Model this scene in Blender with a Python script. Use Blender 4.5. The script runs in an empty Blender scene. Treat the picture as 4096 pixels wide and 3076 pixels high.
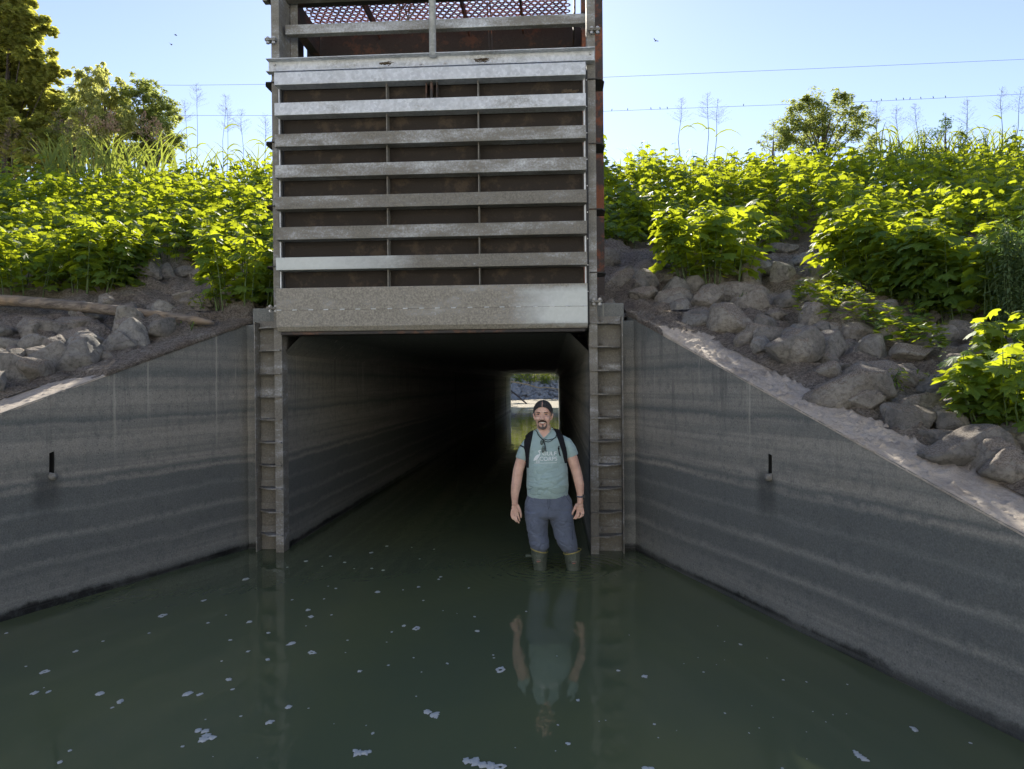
import bpy, bmesh, math, random
from mathutils import Vector, Matrix, noise
from mathutils.bvhtree import BVHTree
from mathutils.geometry import tessellate_polygon
R = math.radians
rnd = random.Random(7)
sc = bpy.context.scene
col = sc.collection
V = Vector

# ------------------------------------------------------------------ camera
F_PX, YAW, PITCH, ROLL, DIST, EYE = 2951.5, 0.0611, -0.0027, -0.0087, 6.92, 1.61
right0 = V((math.cos(YAW), math.sin(YAW), 0)); fwd0 = V((-math.sin(YAW), math.cos(YAW), 0)); UP = V((0, 0, 1))
FW = fwd0 * math.cos(PITCH) + UP * math.sin(PITCH)
up1 = right0.cross(FW)
RT = right0 * math.cos(ROLL) + up1 * math.sin(ROLL)
UPV = -right0 * math.sin(ROLL) + up1 * math.cos(ROLL)
CAM = V((0, -DIST, EYE))
cd = bpy.data.cameras.new('camera'); cam = bpy.data.objects.new('camera', cd); col.objects.link(cam)
cd.sensor_width = 36; cd.lens = 36 * F_PX / 4096; cd.clip_end = 3000; cd.clip_start = 0.05
m = Matrix.Identity(4)
for i in range(3):
    m[i][0] = RT[i]; m[i][1] = UPV[i]; m[i][2] = -FW[i]; m[i][3] = CAM[i]
cam.matrix_world = m
sc.camera = cam

def ray(px, py):
    return FW + RT * ((px - 2048) / F_PX) - UPV * ((py - 1538) / F_PX)
def atY(px, py, y=0.0):
    d = ray(px, py); return CAM + d * ((y + DIST) / d.y)
def atZ(px, py, z=0.0):
    d = ray(px, py); return CAM + d * ((z - EYE) / d.z)

# ------------------------------------------------------------------ terrain height
def hump(p, s, seed=0.0):
    return noise.noise(V((p[0] * s + seed, p[1] * s - seed, seed * .37)))
def base_h(y):
    if y < 0.5: return 2.11 + .350 * y
    if y < 8.2: return 2.285 + .405 * (y - .5)
    if y < 22: return 5.40
    if y < 38: return max(-1.2, 5.40 - .5 * (y - 22))
    return -1.2
def ground(x, y, fine=True):
    h = base_h(y)
    if y > 61:
        h = -1.2 + max(0.0, (y - 61)) * .46 if y < 84 else 9.4
        return h + .25 * hump((x, y), .35, 3)
    if y < 12:
        h += .10 * hump((x, y), .8, 1.7) * min(1, max(0, (y + 6) / 4))
        # flanks far out to either side rise gently
        h += .02 * max(0, abs(x + 1.2) - 6)
        if fine and y < 6:
            h += .20 * (abs(hump((x, y), 2.1, 5.1)) - .15) + .085 * abs(hump((x, y), 5.3, 9.2)) + .03 * hump((x, y), 13, 2.2)
            h += .006 * hump((x, y), 37, 8.2)
            if y < 3.4:
                jx, jy = .12 * hump((x, y), 1.9, 3), .12 * hump((x, y), 1.9, 12)
                dd = noise.voronoi(V(((x + jx) * 2.5, (y + jy) * 2.9, .3)))[0]
                h += .10 * math.sqrt(max(0, 1 - min(1, dd[0] * 1.35) ** 2)) * (1 if hump((x, y), 1.1, 44) > -.25 else .35) - .04
    else:
        h += .15 * hump((x, y), .3, 4)
    return h
def on_ground(px, py, lift=0.0, ymax=9.0):
    d = ray(px, py); t = 3.0
    while t < 20:
        p = CAM + d * t
        if p.z < ground(p.x, p.y, False) + lift and p.y > -6:
            return V((p.x, p.y, ground(p.x, p.y, False)))
        t += .02
    return atY(px, py, ymax)

# ------------------------------------------------------------------ objects
def tag(o, label=None, cat=None, group=None, kind=None):
    if label: o['label'] = label
    if cat: o['category'] = cat
    if group: o['group'] = group
    if kind: o['kind'] = kind
    return o
def thing(name, label, cat, loc=(0, 0, 0), group=None, rz=0):
    o = bpy.data.objects.new(name, None); col.objects.link(o)
    o.location = loc; o.rotation_euler = (0, 0, rz); o.empty_display_size = .1
    return tag(o, label, cat, group)
def link(name, me, mat=None, parent=None, smooth=False):
    o = bpy.data.objects.new(name, me); col.objects.link(o)
    if mat is not None and not me.materials: me.materials.append(mat)
    if parent is not None: o.parent = parent
    if smooth:
        for p in me.polygons: p.use_smooth = True
    return o
class MB:
    def __init__(s): s.v = []; s.f = []; s.c = []
    def add(s, vs, fs, c=None):
        b = len(s.v); s.v.extend([tuple(a) for a in vs]); s.f.extend([tuple(i + b for i in f) for f in fs])
        if c is not None: s.c.extend([c] * len(fs))
    def box(s, x0, x1, y0, y1, z0, z1):
        vs = [(x, y, z) for x in (x0, x1) for y in (y0, y1) for z in (z0, z1)]
        s.add(vs, [(0, 1, 3, 2), (4, 6, 7, 5), (0, 4, 5, 1), (2, 3, 7, 6), (0, 2, 6, 4), (1, 5, 7, 3)])
    def prism(s, poly, axis, a, b):
        n = len(poly)
        def mk(p, t):
            return {'x': (t, p[0], p[1]), 'y': (p[0], t, p[1]), 'z': (p[0], p[1], t)}[axis]
        vs = [mk(p, a) for p in poly] + [mk(p, b) for p in poly]
        s.add(vs, [tuple(range(n))[::-1], tuple(range(n, 2 * n))] + [(i, (i + 1) % n, n + (i + 1) % n, n + i) for i in range(n)])
    def tube(s, pts, rad, n=8, cap=True):
        pts = [V(p) for p in pts]
        if not hasattr(rad, '__len__'): rad = [rad] * len(pts)
        rings = []; pr = None
        for i, p in enumerate(pts):
            t = (pts[min(i + 1, len(pts) - 1)] - pts[max(i - 1, 0)])
            if t.length < 1e-9: t = V((0, 0, 1))
            t.normalize()
            if pr is None:
                u = t.cross(V((.31, .92, .11))); u = u if u.length > 1e-3 else t.cross(V((1, 0, 0)))
            else:
                u = pr - t * pr.dot(t)
            u.normalize(); pr = u; w = t.cross(u)
            rings.append([p + (u * math.cos(2 * math.pi * k / n) + w * math.sin(2 * math.pi * k / n)) * rad[i] for k in range(n)])
        vs = [q for r in rings for q in r]; fs = []
        for i in range(len(pts) - 1):
            for k in range(n):
                fs.append((i * n + k, i * n + (k + 1) % n, (i + 1) * n + (k + 1) % n, (i + 1) * n + k))
        if cap: fs += [tuple(range(n))[::-1], tuple((len(pts) - 1) * n + k for k in range(n))]
        s.add(vs, fs)
    def loft(s, rings, n=28):
        """rings: (cx, cy, cz, rx, ry) horizontal ellipses"""
        vs = []; fs = []
        for (cx, cy, cz, rx, ry) in rings:
            for k in range(n):
                a = 2 * math.pi * k / n
                vs.append((cx + rx * math.cos(a), cy + ry * math.sin(a), cz))
        for i in range(len(rings) - 1):
            for k in range(n):
                fs.append((i * n + k, i * n + (k + 1) % n, (i + 1) * n + (k + 1) % n, (i + 1) * n + k))
        fs += [tuple(range(n))[::-1], tuple((len(rings) - 1) * n + k for k in range(n))]
        s.add(vs, fs)
    def ball(s, c, r, rot=None, nu=14, nv=9):
        c = V(c); r = r if hasattr(r, '__len__') else (r, r, r)
        vs = []; fs = []
        for j in range(nv + 1):
            th = math.pi * j / nv
            for i in range(nu):
                ph = 2 * math.pi * i / nu
                p = V((r[0] * math.sin(th) * math.cos(ph), r[1] * math.sin(th) * math.sin(ph), r[2] * math.cos(th)))
                if rot: p = rot @ p
                vs.append(c + p)
        for j in range(nv):
            for i in range(nu):
                fs.append((j * nu + i, (j + 1) * nu + i, (j + 1) * nu + (i + 1) % nu, j * nu + (i + 1) % nu))
        s.add(vs, fs)
    def build(s, name, mat, parent=None, smooth=False, bevel=0, origin=None, clean=False):
        o0 = V(origin) if origin is not None else (parent.location.copy() if parent is not None else V((0, 0, 0)))
        if parent is not None and parent.parent is not None and origin is None:
            o0 = parent.parent.location + parent.location
        me = bpy.data.meshes.new(name)
        me.from_pydata([(a - o0.x, b - o0.y, c - o0.z) for a, b, c in s.v], [], s.f)
        if s.c:
            at = me.attributes.new('tint', 'FLOAT', 'FACE'); at.data.foreach_set('value', s.c)
        me.update()
        if clean:
            bm = bmesh.new(); bm.from_mesh(me); bmesh.ops.remove_doubles(bm, verts=bm.verts, dist=1e-5)
            bmesh.ops.recalc_face_normals(bm, faces=bm.faces); bm.to_mesh(me); bm.free()
        o = link(name, me, mat, parent, smooth)
        if parent is None: o.location = o0
        if bevel:
            md = o.modifiers.new('b', 'BEVEL'); md.width = bevel; md.segments = 2; md.limit_method = 'ANGLE'; md.angle_limit = R(40)
        return o
def evaluated(o):
    dg = bpy.context.evaluated_depsgraph_get(); dg.update()
    return bpy.data.meshes.new_from_object(o.evaluated_get(dg))
def fuse(mb, name, mat, parent, voxel, smooth_it=4, disp=None):
    """overlapping closed shapes -> one continuous skin"""
    me = bpy.data.meshes.new('tmp'); me.from_pydata(mb.v, [], mb.f)
    bm = bmesh.new(); bm.from_mesh(me); bmesh.ops.recalc_face_normals(bm, faces=bm.faces); bm.to_mesh(me); bm.free()
    t = bpy.data.objects.new('tmp', me); col.objects.link(t)
    r = t.modifiers.new('r', 'REMESH'); r.mode = 'VOXEL'; r.voxel_size = voxel
    if smooth_it:
        q = t.modifiers.new('s', 'SMOOTH'); q.iterations = smooth_it; q.factor = .5
    out = evaluated(t); bpy.data.objects.remove(t)
    if disp:
        for v, nn in zip(out.vertices, [v.normal.copy() for v in out.vertices]):
            v.co = v.co + nn * disp(v.co)
    o0 = parent.location if parent is not None else V((0, 0, 0))
    for v in out.vertices: v.co = v.co - o0
    out.name = name; out.materials.clear()
    return link(name, out, mat, parent, True)

# ------------------------------------------------------------------ materials
class NT:
    def __init__(s, name):
        s.m = bpy.data.materials.new(name); s.m.use_nodes = True; s.t = s.m.node_tree; s.t.nodes.clear()
        s.out = s.n('ShaderNodeOutputMaterial')
    def n(s, typ, **kw):
        nd = s.t.nodes.new(typ)
        for k, v in kw.items():
            if k.startswith('i_'):
                key = k[2:].replace('_', ' ')
                key = int(key) if key.isdigit() else key
                s.put(nd.inputs[key], v)
            else: setattr(nd, k, v)
        return nd
    def put(s, sock, v):
        if isinstance(v, bpy.types.NodeSocket): s.t.links.new(v, sock)
        elif hasattr(v, 'outputs'): s.t.links.new(v.outputs[0], sock)
        else:
            if sock.type == 'RGBA' and len(v) == 3: v = (*v, 1)
            sock.default_value = v
    def pos(s, scale=(1, 1, 1), loc=(0, 0, 0)):
        g = s.n('ShaderNodeNewGeometry')
        mp = s.n('ShaderNodeMapping'); s.t.links.new(g.outputs['Position'], mp.inputs['Vector'])
        mp.inputs['Scale'].default_value = scale; mp.inputs['Location'].default_value = loc
        return mp.outputs[0]
    def noise(s, vec, scale, detail=6, rough=.6, dist=0):
        nd = s.n('ShaderNodeTexNoise', i_Scale=scale, i_Detail=detail, i_Roughness=rough, i_Distortion=dist)
        s.put(nd.inputs['Vector'], vec); return nd.outputs['Fac']
    def ramp(s, fac, stops, interp='LINEAR'):
        nd = s.n('ShaderNodeValToRGB'); s.put(nd.inputs[0], fac); cr = nd.color_ramp; cr.interpolation = interp
        while len(cr.elements) < len(stops): cr.elements.new(.5)
        for e, (p, c) in zip(cr.elements, stops):
            e.position = p; e.color = (c, c, c, 1) if not hasattr(c, '__len__') else (*c, 1)
        return nd.outputs[0]
    def mix(s, fac, a, b, mode='MIX'):
        nd = s.n('ShaderNodeMix', data_type='RGBA', blend_type=mode)
        s.put(nd.inputs[0], fac); s.put(nd.inputs[6], a); s.put(nd.inputs[7], b); return nd.outputs[2]
    def math(s, op, a, b=0.0, c=None):
        nd = s.n('ShaderNodeMath', operation=op); s.put(nd.inputs[0], a); s.put(nd.inputs[1], b)
        if c is not None: s.put(nd.inputs[2], c)
        return nd.outputs[0]
    def bump(s, h, strength, dist):
        nd = s.n('ShaderNodeBump', i_Strength=strength, i_Distance=dist); s.put(nd.inputs['Height'], h); return nd.outputs[0]
    def bsdf(s, color, rough=.8, metal=0.0, normal=None, spec=.5, **kw):
        nd = s.n('ShaderNodeBsdfPrincipled'); s.put(nd.inputs['Base Color'], color); s.put(nd.inputs['Roughness'], rough)
        s.put(nd.inputs['Metallic'], metal); s.put(nd.inputs['Specular IOR Level'], spec)
        if normal is not None: s.put(nd.inputs['Normal'], normal)
        for k, v in kw.items(): s.put(nd.inputs[k], v)
        return nd.outputs[0]
    def end(s, sh): s.put(s.out.inputs['Surface'], sh); return s.m
def plain(name, c, rough=.7, metal=0, var=.15, scale=30, spec=.4, bump=0.0):
    t = NT(name); p = t.pos(); nz = t.noise(p, scale, 5)
    cc = t.mix(t.ramp(nz, [(.3, 0.0), (.7, 1.0)]), tuple(x * (1 - var) for x in c), tuple(min(1, x * (1 + var)) for x in c))
    nn = t.bump(nz, .5, bump) if bump else None
    return t.end(t.bsdf(cc, rough, metal, nn, spec))
def mat_concrete(name, bands=True, tint=1.0, dark=1.0):
    t = NT(name); p = t.pos()
    n1 = t.noise(p, 1.3, 8, .65); n2 = t.noise(p, 14, 8, .7); n3 = t.noise(t.pos((7, 7, .6)), 1.5, 6, .7)
    sx = t.n('ShaderNodeSeparateXYZ'); t.put(sx.inputs[0], p); z = sx.outputs[2]
    zw = t.math('ADD', z, t.math('MULTIPLY', t.math('SUBTRACT', n1, .5), .10))
    zw = t.math('ADD', zw, t.math('MULTIPLY', t.math('SUBTRACT', n2, .5), .07))
    k = dark
    dk = (.064 * k, .068 * k, .067 * k); md = (.092 * k, .095 * k, .091 * k); lt = (.116 * k, .118 * k, .110 * k); br = (.150 * k, .142 * k, .126 * k); wr = (.118 * k, .114 * k, .103 * k)
    zf = t.math('MULTIPLY', zw, 1 / 2.4)
    st = [(0.0, (.008, .009, .009)), (.018, (.010, .011, .011)), (.030, md), (.055, lt), (.085, md), (.118, dk), (.130, lt), (.150, dk), (.195, dk), (.210, lt), (.228, dk),
          (.278, dk), (.290, md), (.305, dk), (.352, dk), (.362, br), (.380, dk), (.395, br), (.43, wr), (.50, br), (.555, wr), (.565, dk), (.585, wr), (.62, br), (.70, wr), (.72, dk), (.745, wr), (.80, wr), (.86, dk), (1.0, md)]
    c = t.ramp(zf, st)
    # fine tide lines, broken up
    tl = t.noise(t.pos((.15, .15, 9)), 2.2, 4, .6)
    c = t.mix(t.ramp(tl, [(.44, 0.0), (.62, .5)]), c, dk)
    c = t.mix(t.ramp(n1, [(.45, 0.0), (.65, .25)]), c, md)
    c = t.mix(t.ramp(n2, [(.50, 0.0), (.72, .55)]), c, (.045 * k, .050 * k, .052 * k))
    sy = t.n('ShaderNodeSeparateXYZ'); t.put(sy.inputs[0], p)
    dy = t.math('ABSOLUTE', t.math('ADD', t.math('ADD', sy.outputs[1], 1.78), t.math('MULTIPLY', t.math('SUBTRACT', n2, .5), .10)))
    st_ = t.math('MULTIPLY', t.ramp(dy, [(.05, 1.0), (.13, 0.0)]), t.math('MULTIPLY', t.ramp(z, [(.62, 0.0), (.80, 1.0)]), t.ramp(z, [(.97, 1.0), (1.0, 0.0)])))
    c = t.mix(t.math('MULTIPLY', st_, .7), c, (.03 * k, .032 * k, .032 * k))
    n5 = t.noise(p, 95, 4, .8); c = t.mix(1.0, c, t.ramp(n5, [(.30, .66), (.52, 1.0), (.72, 1.38)]), 'MULTIPLY')
    vp = t.n('ShaderNodeTexVoronoi', i_Scale=30.0); t.put(vp.inputs['Vector'], p)
    c = t.mix(t.math('MULTIPLY', t.ramp(vp.outputs['Distance'], [(.10, 1.0), (.17, 0.0)]), t.ramp(n1, [(.48, 0.0), (.56, .8)])), c, (.035 * k, .037 * k, .037 * k))
    # runs of lime and dirt
    str1 = t.ramp(t.noise(t.pos((16, 16, .35)), 1.0, 3, .5), [(.65, 0.0), (.70, .42)])
    hi = t.ramp(t.math('MULTIPLY', z, 1 / 2.4), [(.40, 0.0), (.60, 1.0)])
    c = t.mix(t.math('MULTIPLY', str1, hi), c, (.23 * k, .22 * k, .19 * k))
    str2 = t.ramp(n3, [(.56, 0.0), (.68, .6)])
    c = t.mix(t.math('MULTIPLY', str2, hi), c, (.045 * k, .045 * k, .045 * k))
    h = t.math('ADD', t.math('MULTIPLY', n2, .6), t.noise(p, 60, 5, .7))
    rg = t.ramp(zf, [(0.0, .55), (.03, .7), (.10, .85), (1.0, .92)])
    return t.end(t.bsdf(c, rg, 0, t.bump(h, .55, .012), .35))
def mat_galv(name, dirt=.5, clean=(0, 0, 0, 0), brown=(.125, .115, .095)):
    """clean = (x0, x1, centre z, half height): a washed patch"""
    t = NT(name); p = t.pos()
    sp = t.n('ShaderNodeTexVoronoi', i_Scale=38.0); t.put(sp.inputs['Vector'], p)
    n1 = t.noise(t.pos((.8, 1, 2.5)), 2.2, 8, .7); n2 = t.noise(p, 55, 6, .75); n3 = t.noise(p, 9, 6, .7)
    zinc = t.mix(t.ramp(sp.outputs['Color'], [(.2, 0.0), (.8, 1.0)]), (.47, .50, .54), (.60, .63, .67))
    zinc = t.mix(t.ramp(n3, [(.4, 0.0), (.7, .5)]), zinc, (.33, .34, .35))
    dcol = t.mix(t.ramp(n2, [(.4, 0.0), (.65, 1.0)]), tuple(b * .75 for b in brown), tuple(b * 1.7 for b in brown))
    fac = t.ramp(t.math('ADD', t.math('MULTIPLY', n1, .55), t.math('MULTIPLY', n2, .45)), [(.62 - dirt * .34, 0.0), (.80 - dirt * .34, .92)])
    if clean[1] != clean[0]:
        sx = t.n('ShaderNodeSeparateXYZ'); t.put(sx.inputs[0], p)
        xx = t.math('ADD', sx.outputs[0], t.math('MULTIPLY', t.math('SUBTRACT', n1, .5), .9))
        mr = t.n('ShaderNodeMapRange', i_1=clean[0], i_2=clean[1]); t.put(mr.inputs[0], xx)
        zz = t.math('ABSOLUTE', t.math('SUBTRACT', sx.outputs[2], clean[2]))
        zz = t.math('ADD', zz, t.math('MULTIPLY', t.math('SUBTRACT', n3, .5), .08))
        mz = t.n('ShaderNodeMapRange', i_1=clean[3], i_2=clean[3] * .7); t.put(mz.inputs[0], zz)
        fac = t.mix(t.math('MULTIPLY', mr.outputs[0], mz.outputs[0]), fac, (.10, .10, .10))
    c = t.mix(fac, zinc, dcol)
    if clean[1] != clean[0]: c = t.mix(t.math('MULTIPLY', t.math('MULTIPLY', mr.outputs[0], mz.outputs[0]), .75), c, (.46, .50, .50))
    met = t.math('MULTIPLY', t.math('SUBTRACT', 1.0, fac), .35)
    rg = t.mix(fac, (.5, .5, .5), (.85, .85, .85))
    return t.end(t.bsdf(c, rg, met, t.bump(n2, .35, .004), .45))
def mat_rust(name, base=(.055, .040, .034), hot=(.16, .055, .028), amt=.5):
    t = NT(name); p = t.pos(); n1 = t.noise(p, 5, 8, .7); n2 = t.noise(p, 45, 6, .7)
    c = t.mix(t.ramp(n1, [(.60 - amt * .25, 0.0), (.68 - amt * .2, 1.0)]), base, t.mix(n2, hot, tuple(x * 1.6 for x in hot)))
    c = t.mix(t.ramp(n2, [(.5, 0.0), (.7, .5)]), c, (.03, .027, .026))
    return t.end(t.bsdf(c, .85, .1, t.bump(n2, .6, .006), .3))
def mat_dirt(name):
    t = NT(name); p = t.pos()
    n1 = t.noise(p, 2.5, 8, .7); n2 = t.noise(p, 40, 8, .8); n3 = t.noise(p, 130, 4, .8)
    vo = t.n('ShaderNodeTexVoronoi', i_Scale=95.0); t.put(vo.inputs['Vector'], p)
    c = t.mix(t.ramp(n2, [(.42, 0.0), (.58, 1.0)]), (.20, .172, .148), (.58, .52, .45))
    c = t.mix(t.ramp(n1, [(.4, 0.0), (.65, .6)]), c, (.19, .14, .11))
    c = t.mix(t.ramp(n3, [(.55, 0.0), (.75, .7)]), c, (.34, .29, .23))
    c = t.mix(t.ramp(vo.outputs['Distance'], [(0.1, .65), (.4, 0.0)]), c, (.06, .048, .042))
    n4 = t.noise(p, 14, 6, .75)
    h = t.math('ADD', t.math('ADD', n2, t.math('MULTIPLY', n4, 1.5)), t.math('MULTIPLY', t.math('ADD', n3, vo.outputs['Distance']), .6))
    return t.end(t.bsdf(c, .95, 0, t.bump(h, 1.0, .06), .2))
def mat_rock(name, c1=(.31, .285, .255), c2=(.54, .505, .45), litter=.5):
    t = NT(name); p = t.pos(); n1 = t.noise(p, 3.5, 9, .7); n2 = t.noise(p, 26, 8, .75); n3 = t.noise(p, 110, 4, .8)
    c = t.mix(t.ramp(n1, [(.35, 0.0), (.65, 1.0)]), c1, c2)
    c = t.mix(t.ramp(n2, [(.45, 0.0), (.65, .7)]), c, tuple(x * .45 for x in c1))
    # wood litter caught on the upward faces
    g = t.n('ShaderNodeNewGeometry'); sx = t.n('ShaderNodeSeparateXYZ'); t.put(sx.inputs[0], g.outputs['Normal'])
    up = t.math('ADD', sx.outputs[2], t.math('MULTIPLY', t.math('SUBTRACT', n2, .5), 1.1))
    lit = t.mix(t.ramp(n3, [(.4, 0.0), (.65, 1.0)]), (.20, .165, .135), (.60, .52, .44))
    c = t.mix(t.ramp(up, [(.95 - litter * .75, 0.0), (1.1 - litter * .75, .9)]), c, lit)
    n4 = t.noise(p, 11, 5, .7)
    h = t.math('ADD', t.math('ADD', n2, n4), t.math('MULTIPLY', n3, .5))
    return t.end(t.bsdf(c, .9, 0, t.bump(h, 1.0, .06), .3))
def mat_leaf(name, dark=(.045, .105, .026), light=(.105, .185, .042), trans=(.66, .74, .03), tmix=.48, rough=.6):
    t = NT(name)
    at = t.n('ShaderNodeAttribute', attribute_name='tint'); v = at.outputs['Fac']
    c = t.mix(v, dark, light)
    tr = t.mix(v, tuple(x * .6 for x in trans), trans)
    b = t.bsdf(c, rough, 0, None, .35)
    tl = t.n('ShaderNodeBsdfTranslucent'); t.put(tl.inputs[0], tr)
    mx = t.n('ShaderNodeMixShader', i_0=tmix); t.t.links.new(b, mx.inputs[1]); t.t.links.new(tl.outputs[0], mx.inputs[2])
    return t.end(mx.outputs[0])
def mat_cloth(name, c, weave=400, var=.12, rough=.9):
    t = NT(name); p = t.pos(); n1 = t.noise(p, 7, 6, .6); n2 = t.noise(p, weave, 3, .6); n3 = t.noise(t.pos((1, 1, 2.2)), 11, 4, .55, .6)
    cc = t.mix(t.ramp(n1, [(.35, 0.0), (.65, 1.0)]), tuple(x * (1 - var) for x in c), tuple(x * (1 + var) for x in c))
    h = t.math('ADD', t.math('MULTIPLY', n3, 1.0), t.math('MULTIPLY', n2, .05))
    return t.end(t.bsdf(cc, rough, 0, t.bump(h, .5, .03), .15, **{'Sheen Weight': .1}))
RING_A = tuple(atY(2162, 2276, -.55)[:2]); RING_B = tuple(atY(2295, 2284, -.55)[:2])
def mat_water():
    t = NT('pond_water'); p = t.pos()
    w1 = t.noise(t.pos((1, .45, 1)), 5.0, 3, .5, .4); w2 = t.noise(t.pos((1, .6, 1)), 1.3, 2, .5)
    w3 = t.noise(t.pos((1, .3, 1)), 17, 2, .5)
    h = t.math('ADD', t.math('ADD', t.math('MULTIPLY', w1, .48), w2), t.math('MULTIPLY', w3, .05))
    for bxp, byp in (RING_A, RING_B):
        sub = t.n('ShaderNodeVectorMath', operation='DISTANCE'); t.put(sub.inputs[0], t.pos()); sub.inputs[1].default_value = (bxp, byp, 0)
        dd = t.math('ADD', sub.outputs['Value'], t.math('MULTIPLY', w1, .03))
        wv = t.math('MULTIPLY', t.math('SINE', t.math('MULTIPLY', dd, 75)), t.math('EXPONENT', t.math('MULTIPLY', dd, -3.2)))
        h = t.math('ADD', h, t.math('MULTIPLY', wv, .22))
    murk = t.mix(t.ramp(t.noise(p, .5, 3, .5), [(.35, 0.0), (.65, 1.0)]), (.098, .120, .068), (.124, .142, .068))
    return t.end(t.bsdf(murk, .015, 0, t.bump(h, .5, .013), .5, IOR=1.333))

M = dict(
    concrete=mat_concrete('stained_concrete', dark=2.05), tunnel=mat_concrete('tunnel_concrete', dark=2.1),
    cap=None, water=mat_water(), dirt=mat_dirt('woody_litter'),
    skin_plate=mat_rust('dark_gate_plate', (.030, .025, .022), (.050, .038, .028), .3),
    rust=mat_rust('rusty_steel', (.070, .060, .058), (.17, .065, .038), .45),
    dark_steel=mat_rust('dark_steel', (.055, .052, .052), (.10, .06, .045), .3),
    galv=mat_galv('galvanised', .22), galv_mid=mat_galv('galvanised_weathered', .88), galv_dirty=mat_galv('galvanised_dirty', .95),
    seal=plain('black_rubber', (.02, .021, .024), .6), bolt=plain('bolt_zinc', (.42, .42, .42), .45, .5),
)
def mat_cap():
    t = NT('muddy_top_sun_tint'); p = t.pos(); n1 = t.noise(p, 6, 8, .7); n2 = t.noise(p, 70, 6, .8)
    c = t.mix(t.ramp(n1, [(.4, 0.0), (.62, 1.0)]), (.55, .475, .39), (.43, .37, .305))  # tan mud, lightened to stand in for sunlight on the wall tops
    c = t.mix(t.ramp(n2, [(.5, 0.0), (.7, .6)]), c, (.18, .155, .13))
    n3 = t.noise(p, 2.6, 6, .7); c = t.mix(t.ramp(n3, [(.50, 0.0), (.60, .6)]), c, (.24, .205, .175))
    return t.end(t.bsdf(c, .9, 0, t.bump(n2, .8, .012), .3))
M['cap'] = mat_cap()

# ------------------------------------------------------------------ light
SUN_AZ, SUN_EL = R(-5), R(29.6)
w = bpy.data.worlds.new('World'); sc.world = w; w.use_nodes = True
wt = w.node_tree; bg = wt.nodes['Background']
sky = wt.nodes.new('ShaderNodeTexSky'); sky.sky_type = 'NISHITA'; sky.sun_disc = False
sky.sun_elevation = SUN_EL; sky.sun_rotation = SUN_AZ; sky.air_density = .75; sky.dust_density = 0.08; sky.ozone_density = 3.5; sky.altitude = 100
hs = wt.nodes.new('ShaderNodeHueSaturation'); hs.inputs['Saturation'].default_value = .78; hs.inputs['Hue'].default_value = .504
wt.links.new(sky.outputs[0], hs.inputs['Color']); wt.links.new(hs.outputs[0], bg.inputs[0]); bg.inputs[1].default_value = .098
ld = bpy.data.lights.new('sun', 'SUN'); ld.energy = 5.0; ld.angle = R(.53); ld.color = (1, .93, .80)
sun = bpy.data.objects.new('sun', ld); col.objects.link(sun)
sd = V((math.sin(SUN_AZ) * math.cos(SUN_EL), math.cos(SUN_AZ) * math.cos(SUN_EL), math.sin(SUN_EL)))
sun.rotation_euler = sd.to_track_quat('Z', 'Y').to_euler(); sun.location = sd * 50
sc.view_settings.view_transform = 'Standard'; sc.view_settings.look = 'None'; sc.view_settings.gamma = 1
sc.view_settings.exposure = 1.3

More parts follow.
